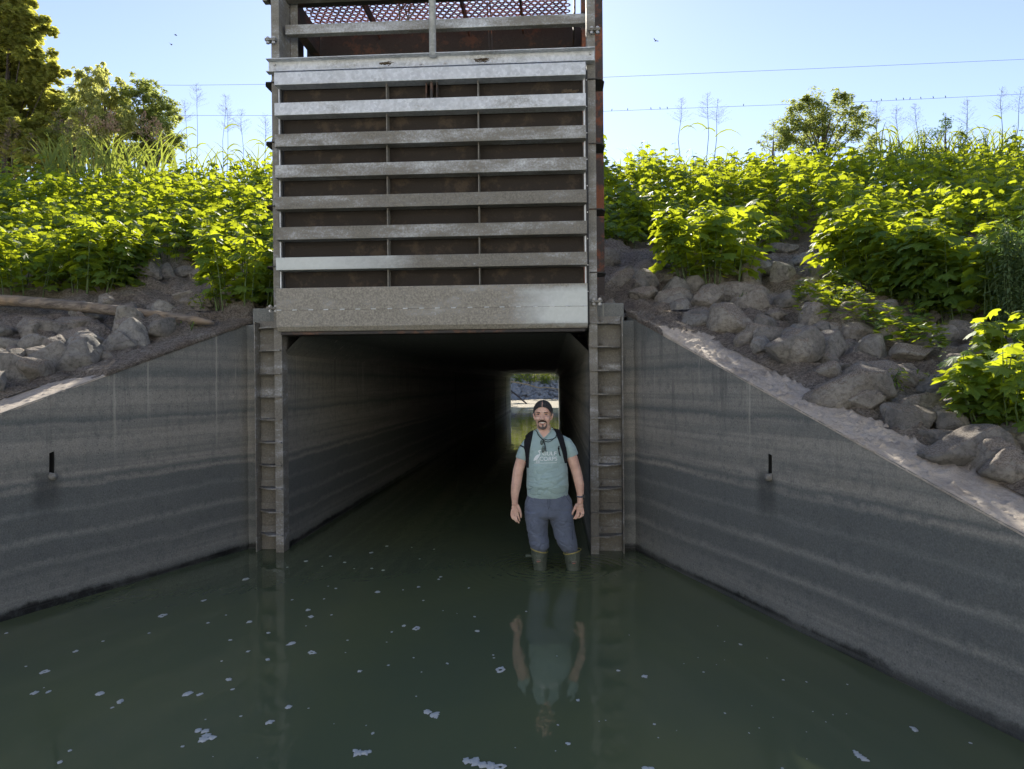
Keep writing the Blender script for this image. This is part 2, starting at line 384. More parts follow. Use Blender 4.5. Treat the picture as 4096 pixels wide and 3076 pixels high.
# ------------------------------------------------------------------ wing walls
WL0, WL1 = V((-3.022, .205, 0)), V((-3.819, -2.099, 0))
WR0, WR1 = V((.717, .202, 0)), V((2.045, -3.533, 0))
def wall_x(side, y):
    a, b = (WL0, WL1) if side < 0 else (WR0, WR1)
    return a.x + (b.x - a.x) * (y - a.y) / (b.y - a.y)
def top_z(y): return 2.155 + .348 * y
def wing(side, name, label):
    root = thing(name, label, 'wall', (wall_x(side, -1), -1, 0))
    y0, y1 = .30, -6.1
    dx = (wall_x(side, y1) - wall_x(side, y0)); L = math.hypot(dx, y0 - y1); ux, uy = dx / L, (y1 - y0) / L
    nx, ny = (-uy, ux) if side < 0 else (uy, -ux)      # away from the channel
    if nx * side < 0: nx, ny = -nx, -ny
    x0 = wall_x(side, y0)
    T = .40
    slot_y = -1.74 if side < 0 else -1.82
    ss = (y0 - slot_y) / (y0 - y1) * L
    S = [i * .05 for i in range(int(L / .05) + 1)] + [L]
    S = sorted([s for s in S if min(abs(s - ss + .02), abs(s - ss - .02)) > .012 and not (ss - .02 < s < ss + .02)] + [ss - .02, ss + .02])
    def P(s, t, z): return (x0 + ux * s + nx * t, y0 + uy * s + ny * t, z)
    zt = lambda s: top_z(y0 + uy * s)
    mb = MB(); NH = 40
    zl = lambda j, s: -.55 + (zt(s) + .55) * j / NH
    base = 0; vs = []; fs = []
    for i, s in enumerate(S):
        for j in range(NH + 1):
            z = zl(j, s); q = P(s, 0, z)
            d = .006 * noise.noise(V((q[0] * 2, q[1] * 2, z * 9))) + .003 * noise.noise(V((q[0] * 11, q[1] * 11, z * 13)))
            e = 0
            if j == NH: e = .006 * noise.noise(V((s * 30, 3, 1)))
            vs.append(P(s, d + abs(e), z))
    for i in range(len(S) - 1):
        sm = (S[i] + S[i + 1]) / 2
        for j in range(NH):
            zm = (zl(j, sm) + zl(j + 1, sm)) / 2
            if abs(sm - ss) < .02 and .95 < zm < 1.13: continue
            a = i * (NH + 1) + j; q = (a, a + 1, a + NH + 2, a + NH + 1)
            fs.append(q if side > 0 else q[::-1])
    mb.add(vs, fs)
    # back and ends
    mb.add([P(0, T, -.55), P(L, T, -.55), P(L, T, zt(L) - .012), P(0, T, zt(0) - .012)], [(0, 1, 2, 3)])
    mb.add([P(L, 0, -.55), P(L, T, -.55), P(L, T, zt(L)), P(L, 0, zt(L))], [(0, 1, 2, 3)])
    mb.add([P(0, 0, -.55), P(0, T, -.55), P(0, T, zt(0)), P(0, 0, zt(0))], [(0, 1, 2, 3)])
    mb.build('wall_face', M['concrete'], root, smooth=True)
    # weep slot
    ms = MB(); a, b = ss - .024, ss + .024; z0, z1 = .90, 1.16
    ms.add([P(a, .010, z0), P(b, .010, z0), P(b, .010, z1), P(a, .010, z1), P(a, .2, z0), P(b, .2, z0), P(b, .2, z1), P(a, .2, z1)],
           [(4, 5, 6, 7), (0, 1, 5, 4), (2, 3, 7, 6), (0, 4, 7, 3), (1, 2, 6, 5)])
    ms.build('weep_slot', plain('slot_black', (.02, .022, .022), .9), root)
    sp = MB(); sp.tube([P(ss, .12, .965), P(ss, -.03, .95)], [.028, .025], 10); sp.build('drain_spout', M['galv_dirty'], root, smooth=True)
    # top with clods of dried mud
    mt = MB(); NS = int(L / .013); NT_ = 22; vs = []; fs = []
    for i in range(NS + 1):
        s = L * i / NS; y = y0 + uy * s
        for j in range(NT_ + 1):
            t = T * j / NT_
            q = P(s, t, 0)
            n = noise.noise(V((q[0] * 13, q[1] * 13, 3))); n2 = noise.noise(V((q[0] * 38, q[1] * 38, 7)))
            amt = 1.0 if side > 0 else .55
            fade = 1 if (side > 0 and y > -3.0) else .6
            c = max(0, n + .02) * .016 + max(0, n2 - .12) * .050 * (1 if n > -.25 else 0)
            h = amt * fade * max(0, c) + .002 * n2
            eg = min(t, T - t)
            off = 0
            if j == 0: off = -.003 + .005 * noise.noise(V((s * 22, 1, 1))); h = h * .5 - .006
            if side < 0 and y > -1.30:
                h += .012 + .022 * noise.noise(V((q[0] * 7, q[1] * 7, 2))) * min(1, (y + 1.30) * 4) + .02
                if j == 0: off -= .030 * abs(noise.noise(V((s * 5, 2, 1)))) + .01; h -= .03
            if side > 0 and y > -.75:
                h += .03 * min(1, (y + .75) * 3) * (1 + noise.noise(V((q[0] * 9, q[1] * 9, 2))))
            vs.append(P(s, t + off, zt(s) + h))
    for i in range(NS):
        for j in range(NT_):
            a = i * (NT_ + 1) + j; fs.append((a, a + 1, a + NT_ + 2, a + NT_ + 1))
    for side_j in (0, NT_):
        b = len(vs)
        for i in range(NS + 1):
            s = L * i / NS
            vs.append(P(s, -.002 if side_j == 0 else T + .004, zt(s) - (.012 if side_j == 0 else .05)))
        for i in range(NS):
            fs.append((i * (NT_ + 1) + side_j, (i + 1) * (NT_ + 1) + side_j, b + i + 1, b + i))
    mt.add(vs, fs)
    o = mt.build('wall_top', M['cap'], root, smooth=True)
    if side < 0:
        o.data.materials.append(M['dirt'])
        for pl in o.data.polygons:
            yy = pl.center.y - 1
            if yy > -1.32 + .08 * noise.noise(V((pl.center.x * 9, pl.center.y * 9, 0))): pl.material_index = 1
    else:
        o.data.materials.append(M['dirt'])
        for pl in o.data.polygons:
            yy = pl.center.y - 1
            if yy > -.35 + .25 * noise.noise(V((pl.center.x * 9, pl.center.y * 9, 0))): pl.material_index = 1
    return root
wing(-1, 'wing_wall', 'stained dark concrete wing wall left of the gate, litter heaped on its top')
wing(1, 'wing_wall', 'long dark concrete wing wall right of the man, sunlit mud clods on its sloping top')

# ------------------------------------------------------------------ culvert
GL, GR = -2.627, .302      # inner faces of the guides
TEND = 35.3
def culvert():
    root = thing('box_culvert', 'long dark concrete box culvert running under the embankment to a bright far opening', 'culvert', (-1.2, 0, 0))
    xl, xr0, xr1, top, ch = -2.655, .30, .075, 2.10, .20
    def prof(x_l, x_r, k=0):
        return [(x_l - k, -.55), (x_l - k, top - ch + k * .4), (x_l + ch - k * .4, top + k), (x_r - ch + k * .4, top + k), (x_r + k, top - ch + k * .4), (x_r + k, -.55)]
    ys = [.10] + [.6 + i * .8 for i in range(44)] + [TEND]
    vs = []; fs = []
    for y in ys:
        f = (y - .1) / (TEND - .1)
        for p in prof(xl, xr0 + (xr1 - xr0) * f): vs.append((p[0], y, p[1]))
    for i in range(len(ys) - 1):
        for k in range(5):
            fs.append((i * 6 + k, i * 6 + k + 1, (i + 1) * 6 + k + 1, (i + 1) * 6 + k))
    w = MB(); w.add(vs, fs)
    # far portal face, thickness
    o = w.build('tunnel_lining', M['tunnel'], root)
    h = MB()
    # near head wall: two jambs and a lintel behind the gate
    h.box(-2.98, -2.657, .163, .78, -.55, 2.10); h.box(.302, .64, .163, .78, -.55, 2.10); h.box(-2.98, .64, .16, .78, 2.102, 2.36)
    h.build('head_wall', M['concrete'], root, bevel=.01)
    g = MB(); b = .30
    g.box(-2.655 - b, -2.657, TEND - .5, TEND + .01, -.55, 2.5); g.box(.302, .302 + b, TEND - .5, TEND + .01, -.55, 2.5); g.box(-2.655 - b, .302 + b, TEND - .5, TEND + .01, 2.14, 2.5)
    g.build('far_portal', M['concrete'], root)
    # old joint rings and a pour ledge inside
    j = MB()
    for y in (12.2, 24.0, 31.0):
        j = MB(); j.box(xl + .0, xl + .012, y, y + .03, 0, 1.88); j.build('joint_strip', M['seal'], root)
    # chipped concrete corner strips beside the guides
    for bx in ((-3.09, -2.905, .158, .30, -.55, 2.20), (.617, .80, .158, .30, -.55, 2.19)):
        s = MB(); s.box(*bx); s.build('corner_strip', M['concrete'], root, bevel=.008)
culvert()

# ------------------------------------------------------------------ gate guides
FINZ = [2.158, 1.937, 1.716, 1.494, 1.272, 1.054, .831, .610, .387, .165]
def guide(side, label):
    xi = GL if side < 0 else GR               # inner edge of the front flange
    xo = xi + side * .078
    xe = -2.898 if side < 0 else .606          # outer edge of the embedded channel
    root = thing('gate_guide', label, 'gate guide', ((xi + xo) / 2, 0, 0), 'steel guides of the sluice gate')
    X = lambda a, b: (min(a, b), max(a, b))
    f = MB(); f.box(*X(xi, xo), 0, .012, -.5, 8.2); f.build('front_flange', M['galv_mid'], root, bevel=.003)
    wb = MB(); wb.box(*X(xi + side * .004, xi + side * .018), .0125, .30, 2.12, 8.2); wb.box(*X(xi + side * .004, xi + side * .018), .0125, .155, -.5, 2.119); wb.build('web', M['galv_mid'], root)
    if side < 0:
        q = MB(); q.box(xi + .004, xi + .075, .30, .312, 2.3, 8.2); q.build('rear_flange', M['galv_mid'], root)
    ch = MB(); ch.box(*X(xi + side * .02, xe), .145, .157, -.5, 2.215); ch.build('channel_back', M['galv_dirty'], root)
    ed = MB(); ed.box(*X(xe, xe + side * .010), .015, .157, -.5, 2.215); ed.build('channel_lip', M['galv_mid'], root, bevel=.002)
    for z in FINZ:
        p = MB()
        poly = [(xe - side * .002, .146), (xe - side * .002, .085), (xe - side * .13, -.028), (xi + side * .012, -.030), (xi + side * .006, -.022), (xi + side * .006, -.001), (xo + side * .002, -.001), (xo + side * .004, .146)]
        p.prism(poly, 'z', z - .007, z + .007); fin = p.build('fin', M['galv_mid'], root)
        a = MB(); a.box(*X(xo + side * .004, xe - side * .002), .125, .144, z + .0072, z + .072); a.build('clip_angle', M['galv_mid'], root, bevel=.003)
        b = MB(); bx = xo + side * .04; b.tube([(bx, .127, z + .036), (bx, .112, z + .036)], .017, 12); b.tube([(bx, .112, z + .036), (bx, .094, z + .036)], .010, 6); b.build('bolt', M['galv_dirty'], root, bevel=.002)
    # upper gussets and bolted splices
    for z in ((5.60, 4.43, 3.83, 3.22, 2.63) if side > 0 else (5.36, 4.50, 3.93, 3.32, 2.74)):
        g = MB()
        poly = [(xi + side * .01, -.012), (xi + side * .13, -.012), (xi + side * .165, .07), (xi + side * .165, .28), (xo + side * .002, .28), (xo + side * .002, .013), (xo, -.001), (xi + side * .01, -.001)]
        g.prism(poly, 'z', z - .005, z + .005); g.build('gusset', M['dark_steel'], root)
        if side < 0:
            k = MB(); k.prism([(xo - .001, z + .006), (xo - .05, z + .006), (xo - .04, z + .07), (xo - .001, z + .02)], 'y', .10, .108)
            k.build('gusset_rib', M['dark_steel'], root)
    for z in ((4.84, 2.32) if side > 0 else (4.86, 2.30)):
        z = z + .04
        g = MB(); poly = [(xi + side * .02, -.045), (xi + side * .125, -.045), (xi + side * .125, .05), (xi + side * .02, -.001)]
        g.prism(poly, 'z', z - .012, z - .001); g.prism(poly, 'z', z, z + .011); g.build('splice_plate', M['galv_mid'], root, bevel=.002)
        for dx in (.045, .10):
            b = MB(); b.tube([(xi + side * dx, -.025, z - .04), (xi + side * dx, -.025, z + .03)], .009, 8)
            b.tube([(xi + side * dx, -.025, z - .038), (xi + side * dx, -.025, z - .018)], .017, 6); b.tube([(xi + side * dx, -.025, z + .011), (xi + side * dx, -.025, z + .024)], .017, 6)
            b.build('splice_bolt', M['bolt'], root)
    return root
guide(-1, 'ladder-like galvanised gate guide on the left of the opening, finned down to the water')
guide(1, 'ladder-like galvanised gate guide behind the man, finned down to the water')

# rusty posts behind
def post(x0, x1, label, mat):
    root = thing('steel_post', label, 'post', ((x0 + x1) / 2, .9, 2.3), 'upright steel posts behind the gate')
    z0, z1 = 2.40, 8.2
    a = MB(); a.box(x0, x1, .88, .898, z0, z1); a.build('front_flange', mat, root, bevel=.003)
    b = MB(); b.box(x0, x1, 1.15, 1.168, z0, z1); b.build('rear_flange', mat, root)
    c = MB(); c.box((x0 + x1) / 2 - .008, (x0 + x1) / 2 + .008, .8985, 1.1495, z0, z1); c.build('web', mat, root)
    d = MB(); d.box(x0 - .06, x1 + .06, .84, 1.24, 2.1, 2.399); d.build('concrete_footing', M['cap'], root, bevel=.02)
post(-3.03, -2.79, 'dark brown steel post seen inside the left guide above the gate', M['dark_steel'])
post(.29, .509, 'orange-rusted steel post standing just outside the right guide', M['rust'])

# ------------------------------------------------------------------ sluice gate
def gate():
    root = thing('sluice_gate', 'raised steel sluice gate with eight galvanised horizontal ribs over dark plates', 'sluice gate', (-1.17, 0, 2.1))
    x0, x1 = -2.622, .284
    s = MB(); s.box(x0 + .03, x1 - .03, .005, .018, 2.14, 4.52); s.build('skin_plate', M['skin_plate'], root)
    for x in (-1.575, -.715):
        a = MB(); a.box(x, x + .009, -.10, .004, 2.52, 4.52); a.build('stiffener', M['galv_dirty'], root)
    a = MB(); a.box(-1.20, -1.19, -.10, .004, 4.26, 4.52); a.box(-1.155, -1.135, -.11, .004, 4.26, 4.52); a.box(-1.10, -1.09, -.10, .004, 4.26, 4.52); a.build('stem_bracket', M['dark_steel'], root)
    tops = [4.533, 4.248, 3.955, 3.665, 3.368, 3.083, 2.799]
    mats = [mat_galv('rib_galv_a', .18), mat_galv('rib_galv_b', .34), mat_galv('rib_galv_c', .78), mat_galv('rib_galv_d', .72), mat_galv('rib_galv_e', .88), mat_galv('rib_galv_f', .92),
            mat_galv('rib_galv_g', .88, (-1.2, -2.1, 2.74, .3))]
    for i, (z, mt) in enumerate(zip(tops, mats)):
        r = MB()
        # channel section: front face, top and bottom legs running back to the plate
        prof = [(-.150, z), (-.146, z), (.0045, z), (.0045, z - .007), (-.141, z - .007), (-.141, z - .111), (-.02, z - .111), (-.02, z - .118), (-.150, z - .118)]
        r.prism(prof, 'x', x0, x1); r.build('rib', mt, root, bevel=.004)
    pm = mat_galv('lower_plate_galv', .97, (-.45, -.2 + .15, 2.31, .19), (.20, .185, .155))
    p = MB()
    prof = [(-.150, 2.512), (.0045, 2.512), (.0045, 2.504), (-.142, 2.504), (-.142, 2.155), (-.11, 2.118), (.0045, 2.118), (.0045, 2.108), (-.115, 2.108), (-.150, 2.150)]
    p.prism(prof, 'x', x0, x1); lp = p.build('lower_plate', pm, root, bevel=.004)
    n = 20
    for i in range(n):
        d = MB(); x = x0 + .03 + (x1 - x0 - .06) * i / (n - 1) + rnd.uniform(-.006, .006)
        d.tube([(x - .022, -.152, 2.305), (x + .022, -.152, 2.306)], .0055, 6)
        d.build('stitch_weld', M['galv'], lp, origin=root.location)
    d2 = MB(); d2.box(x0 + .01, x1 - .01, -.1515, -.1502, 2.302, 2.304); d2.build('lap_seam', M['dark_steel'], lp, origin=root.location)
    for x, sg in ((x0 + .005, -1), (x1 - .005, 1)):
        a = MB(); a.box(min(x, x - sg * .012), max(x, x - sg * .012), -.06, .004, 2.52, 4.52); a.build('end_plate', M['galv'], root)
    e = MB(); e.box(x1 - .001, GR + .004, -.035, -.004, 2.14, 4.50); e.build('side_seal', M['seal'], root)
    e = MB(); e.box(GL - .004, x0 + .03, -.035, -.004, 2.14, 4.50); e.build('side_seal', M['seal'], root)
    for k in range(9):
        b = MB(); z = 2.45 + k * .245; b.tube([(x1 + .010, -.035, z), (x1 + .010, -.042, z)], .006, 8); b.build('seal_bolt', M['bolt'], root)
    lip = MB(); lip.box(x0 + .02, x1 - .02, -.10, .10, 2.075, 2.107); lip.build('bottom_seal', M['dark_steel'], root, bevel=.01)
    st = MB(); st.tube([(-1.134, -.075, 4.66), (-1.134, -.075, 8.2)], .033, 20); st.build('lifting_stem', M['galv'], root, smooth=True)
    # leaf litter caught on the ribs
    return root
gate()
def twigs(label, c, n, L, seed, group):
    r2 = random.Random(seed); t = MB()
    for i in range(n):
        a = r2.uniform(-.5, .5); x = r2.uniform(-L, L); l = r2.uniform(.02, .07); z = r2.uniform(0, .02)
        t.tube([(c[0] + x, c[1] + r2.uniform(-.02, .02), c[2] + z), (c[0] + x + l * math.cos(a), c[1], c[2] + z + abs(l * math.sin(a)) * .6)], r2.uniform(.002, .005), 4)
    o = t.build('twig_clump', plain('dead_twig', (.10, .075, .05), .9), None, origin=c); tag(o, label, 'twigs', group)
twigs('dry grass wisp lying on the second rib near its right end', atY(2270, 371, -.12), 22, .06, 3, 'dry twigs caught on the gate')
twigs('dark twig clump on the cross channel left of the stem', atY(1535, 260, -.13), 26, .05, 4, 'dry twigs caught on the gate')
twigs('dark twig clump on the cross channel right of the stem', atY(1915, 247, -.13), 26, .05, 5, 'dry twigs caught on the gate')

# cross channel bolted over the guides
def cross():
    root = thing('cross_channel', 'galvanised steel channel bolted across both guides just above the gate', 'beam', (-1.15, -.05, 4.56))
    a = MB(); x0, x1 = -2.72, .372; z0, z1 = 4.565, 4.690
    prof = [(-.10, z1), (-.022, z1), (-.022, z0), (-.10, z0), (-.10, z0 + .008), (-.030, z0 + .008), (-.030, z1 - .008), (-.10, z1 - .008)]
    a.prism(prof, 'x', x0, x1); a.build('channel', mat_galv('channel_galv', .30), root, bevel=.002)
    for x in (-2.66, .335):
        for z in (4.60, 4.655):
            b = MB(); b.tube([(x, -.030, z), (x, -.048, z)], .015, 6); b.build('bolt', M['bolt'], root)
    for x in (-1.25, -1.02):
        b = MB(); b.tube([(x, -.030, 4.60), (x, -.040, 4.60)], .022, 12); b.tube([(x, -.040, 4.60), (x, -.075, 4.60)], .009, 8); b.build('bolt', M['bolt'], root)
cross()
def upper():
    bm_ = MB(); bm_.box(-2.60, .297, .09, .17, 5.0, 5.093); o = bm_.build('cross_beam', mat_galv('beam_galv', .75), None, bevel=.006, origin=(-1.15, .1, 5.0))
    tag(o, 'flat galvanised cross beam spanning the frame below the perforated deck', 'beam')
    root = thing('hoist_deck', 'rusty perforated steel deck on dark beams at the very top of the frame', 'platform', (-1.15, 1.2, 5.4))
    # floor with oval holes: hex pattern of holes in a plate
    f = MB(); x0, x1, y0, y1 = -2.62, .22, .35, 2.0; px, py = .075, .065; z = 5.56; th = .006
    nx = int((x1 - x0) / px); ny = int((y1 - y0) / py); N = 8
    for j in range(ny):
        for i in range(nx):
            cx = x0 + (i + .5 + (.25 if j % 2 else -.25)) * px; cy = y0 + (j + .5) * py; r = .024
            xa, xb, ya, yb = cx - px / 2, cx + px / 2, cy - py / 2, cy + py / 2
            sq = []; ci = []
            for k in range(N):
                a = 2 * math.pi * (k + .5) / N; c, s = math.cos(a), math.sin(a)
                mm = max(abs(c) / (px / 2), abs(s) / (py / 2))
                sq.append((cx + c / mm, cy + s / mm, z)); ci.append((cx + r * c, cy + r * s, z))
            # corners kept square
            sqc = []
            for k in range(N):
                a = 2 * math.pi * (k + .5) / N; c, s = math.cos(a), math.sin(a)
                sqc.append((xa if c < -.5 else xb if c > .5 else cx + c * px / 2, ya if s < -.5 else yb if s > .5 else cy + s * py / 2, z))
            f.add(sqc + ci, [(k, (k + 1) % N, N + (k + 1) % N, N + k) for k in range(N)])
    o = f.build('perforated_floor', mat_rust('deck_rust', (.30, .10, .06), (.45, .17, .09), .6), root)
    sd_ = o.modifiers.new('s', 'SOLIDIFY'); sd_.thickness = th
    def beam(a, c, nm='deck_beam'):
        q = MB(); q.box(*a); q.build(nm, M[c], root, bevel=.003)
    beam((-2.80, .42, .34, .42, 5.42, 5.555), 'dark_steel'); beam((-2.80, .42, 1.30, 1.315, 5.27, 5.55), 'dark_steel'); beam((-2.80, .42, 1.23, 1.2995, 5.27, 5.285), 'dark_steel')
    beam((-2.72, -2.62, .43, 1.229, 5.29, 5.305), 'dark_steel'); beam((-2.64, -2.625, .43, 1.229, 5.3055, 5.55), 'dark_steel')
    beam((.20, .215, .43, 1.229, 5.29, 5.55), 'dark_steel'); beam((-1.95, -1.93, .43, 1.229, 5.45, 5.555), 'rust'); beam((-.95, -.93, .43, 1.229, 5.45, 5.555), 'rust'); beam((-.35, -.33, .43, 1.229, 5.45, 5.555), 'rust')
    a = MB(); a.box(-2.86, .45, .18, .26, 5.36 + .02, 5.47); a.build('front_beam', M['galv_dirty'], root, bevel=.004)
    # dead vine hanging through the deck
    vm = plain('dry_vine', (.12, .10, .085), .9)
    v = MB()
    for k in range(5):
        r2 = random.Random(k); p = V((-1.55 + .05 * k, .5, 5.62)); pts = [p]
        for i in range(8): p = p + V((r2.uniform(-.04, .02), r2.uniform(-.02, .02), -.045)); pts.append(p)
        v.tube(pts, .006, 5)
    o = v.build('dead_vine', vm, None, origin=(-1.5, .5, 5.5)); tag(o, 'tangled dry vine hanging from the deck left of the lifting stem', 'vine')
    for k, (x, dx) in enumerate(((-.68, .03), (-.65, .03))):
        c = MB(); c.tube([(x, .6, 5.5), (x + dx * .5, .6, 5.1), (x + dx, .6, 4.8)], .006, 5)
        o = c.build('hanging_rod', M['rust'], None, origin=(x, .6, 5.5)); tag(o, ('left' if k == 0 else 'right') + ' one of two thin rusty rods hanging behind the cross beam', 'rod', 'rusty rods under the deck')
upper()

# ------------------------------------------------------------------ terrain
def bank(side, lo, hi):
    ys = []; y = lo
    while y < hi - 1e-6:
        ys.append(y)
        y += .5 if y < -6 else .12 if y < -3.4 else .035 if y < 3.2 else .16 if y < 9 else .7
    ys.append(hi)
    ss = []; s = 0.0
    while s < 70:
        ss.append(s); s += .035 if s < 5.2 else .12 if s < 8 else .6 if s < 20 else 4
    vs = []; fs = []
    for y in ys:
        xi = wall_x(side, max(y, -6)) + side * .385 if hi < 1 else -1.19
        if hi < 1 and y > .31: xi = -2.95 if side < 0 else .60
        for s in ss:
            x = xi + side * s; z = ground(x, y)
            if y < -6: z = min(z, ground(x, -6, False)) - (-6 - y) * .35
            if hi < 1 and s < .12: z = min(z, top_z(y) - .03 + s * .4)
            if hi > 1 and y < .75 and -3.05 < x < .68: z = 2.345
            if y > 22 and y < 35.2 and -3 < x < .7: z = max(z, 2.6)
            vs.append((x, y, z))
    n = len(ss)
    for i in range(len(ys) - 1):
        for j in range(n - 1):
            a = i * n + j; q = (a, a + 1, a + n + 1, a + n)
            if 34 < ys[i + 1] < 36.5 and all(-3.1 < vs[k][0] < .75 for k in q) and min(vs[k][2] for k in q) < 2.4: continue
            fs.append(q if side > 0 else q[::-1])
    me = bpy.data.meshes.new('embankment'); me.from_pydata(vs, [], fs); me.update()
    o = link('embankment', me, M['dirt'], None, True); o['kind'] = 'structure'
for sd_ in (-1, 1):
    bank(sd_, -14.0, .48); bank(sd_, .48, 96)

g = MB(); g.add([(-900, -900, -1.15), (900, -900, -1.15), (900, 1200, -1.15), (-900, 1200, -1.15)], [(0, 1, 2, 3)])
tag(g.build('ground', M['dirt'], None), kind='structure')
# unseen pale bank added behind the camera to bounce sunlight onto gate and man
def added_bounce_bank():
    vs = []; fs = []; nx, ny = 60, 30
    for j in range(ny + 1):
        for i in range(nx + 1):
            x = -75 + 150 * i / nx; y = -15 - 30 * j / ny
            z = -.6 + 15.5 * min(1, j / ny * 1.25) ** .9 + .5 * hump((x, y), .15, 9) + .15 * hump((x, y), .7, 4)
            vs.append((x, y, z))
    for j in range(ny):
        for i in range(nx): a = j * (nx + 1) + i; fs.append((a, a + 1, a + nx + 2, a + nx + 1))
    b = MB(); b.add(vs, fs); tag(b.build('bounce_hill', plain('pale_bounce_soil', (.62, .60, .54), .95, 0, .2, 3, .2), None, smooth=True), kind='structure')
added_bounce_bank()
g = MB(); g.add([(-90, -120, 0), (90, -120, 0), (90, 70, 0), (-90, 70, 0)], [(0, 1, 2, 3)])
tag(g.build('water', M['water'], None), kind='structure')
# ------------------------------------------------------------------ leaves
def leaf_pts(kind, r2):
    """outline (x across, y along, tip at y=1) around a petiole point"""
    if kind == 'lobed':
        prof = [(0, 1.0), (14, .74), (24, .66), (36, .86), (50, .88), (62, .60), (74, .58), (92, .74), (106, .66), (128, .46), (160, .34)]
    elif kind == 'oval':
        prof = [(0, 1.0), (12, .72), (28, .42), (60, .27), (110, .20)]
    else:
        prof = [(0, 1.0), (6, .5), (20, .16), (90, .07)]
    pts = [(math.sin(R(a)) * r, math.cos(R(a)) * r) for a, r in prof]
    out = pts + [(-x, y) for x, y in reversed(pts[1:])]
    return out
LEAF = {k: leaf_pts(k, None) for k in ('lobed', 'oval', 'narrow')}
def put_leaf(mb, c, nrm, tip, size, kind, droop, tint, r2):
    nrm = nrm.normalized(); tip = (tip - nrm * tip.dot(nrm))
    if tip.length < 1e-4: tip = nrm.orthogonal()
    tip.normalize(); sd = tip.cross(nrm)
    pts = LEAF[kind]; n = len(pts)
    vs = [c]
    cup = r2.uniform(-.12, .28)
    for (x, y) in pts:
        rr = x * x + y * y
        k = 1 + r2.uniform(-.07, .07)
        vs.append(c + (sd * x * k + tip * y * k + nrm * (-droop * rr + cup * abs(x))) * size)
    mb.add(vs, [(0, 1 + i, 1 + (i + 1) % n) for i in range(n)], tint)
def grow(stems, leaves, base, height, spread, nst, nleaf, lsize, r2, kind='lobed', lean=(0, 0), low=.25, thick=.007, droop=.28, stem_n=5, sparse_low=True, topbias=1.0):
    for k in range(nst):
        a = r2.uniform(0, 6.283); rr = spread * math.sqrt(r2.random())
        top = V((base.x + rr * math.cos(a) + lean[0], base.y + rr * math.sin(a) + lean[1], base.z + height * r2.uniform(.72, 1.0) * (1 - .18 * (rr / max(spread, .01)) ** 2)))
        b = V((base.x + rr * .62 * math.cos(a) + r2.uniform(-.03, .03), base.y + rr * .62 * math.sin(a), base.z - .05))
        mid = (b + top) * .5 + V((r2.uniform(-.04, .04), r2.uniform(-.04, .04), height * .06))
        P = [b, (b + mid) * .5 + V((0, 0, height * .03)), mid, (mid + top) * .5 + V((0, 0, height * .02)), top]
        stems.tube(P, [thick, thick * .9, thick * .75, thick * .6, thick * .3], stem_n, cap=False)
        for i in range(nleaf):
            t = low + (1 - low) * (1 - (1 - (i + r2.random()) / nleaf) ** topbias) if topbias != 1 else low + (1 - low) * (i + r2.random()) / nleaf
            t = min(t, .999); f = t * 4; q = int(f); p = P[q].lerp(P[q + 1], f - q)
            aa = i * 2.4 + r2.uniform(-.5, .5)
            pl = lsize * r2.uniform(.6, 1.4) * (1.2 - .7 * t)
            d = V((math.cos(aa), math.sin(aa), r2.uniform(.1, .7))).normalized()
            c = p + d * pl
            if r2.random() < .35: stems.tube([p, c], [thick * .3, thick * .2], 3, cap=False)
            sz = lsize * r2.uniform(.55, 1.1) * (1.0 if t < .85 else .72)
            nr = V((d.x * .35 + r2.uniform(-.42, .42), d.y * .35 + r2.uniform(-.42, .42) - .05, 1))
            tp = V((d.x, d.y, -.35))
            put_leaf(leaves, c, nr, tp, sz, kind, droop * r2.uniform(.4, 1.5), min(1, max(0, r2.gauss(.5, .25))), r2)
M['leaf'] = mat_leaf('mallow_leaf')
M['leaf_dark'] = mat_leaf('dark_leaf', (.025, .06, .022), (.055, .11, .035), (.20, .32, .04), .42)
M['leaf_grey'] = mat_leaf('greyish_leaf', (.06, .11, .05), (.13, .19, .09), (.22, .34, .08), .40)
M['stem'] = plain('green_stem', (.07, .115, .035), .6)
M['blade'] = mat_leaf('grass_blade', (.06, .10, .025), (.13, .17, .045), (.40, .46, .06), .45)
M['plume'] = mat_leaf('dry_plume', (.12, .085, .075), (.20, .15, .12), (.26, .18, .14), .3, .8)
M['bark'] = plain('grey_bark', (.10, .08, .065), .9, 0, .35, 14, .2, .4)

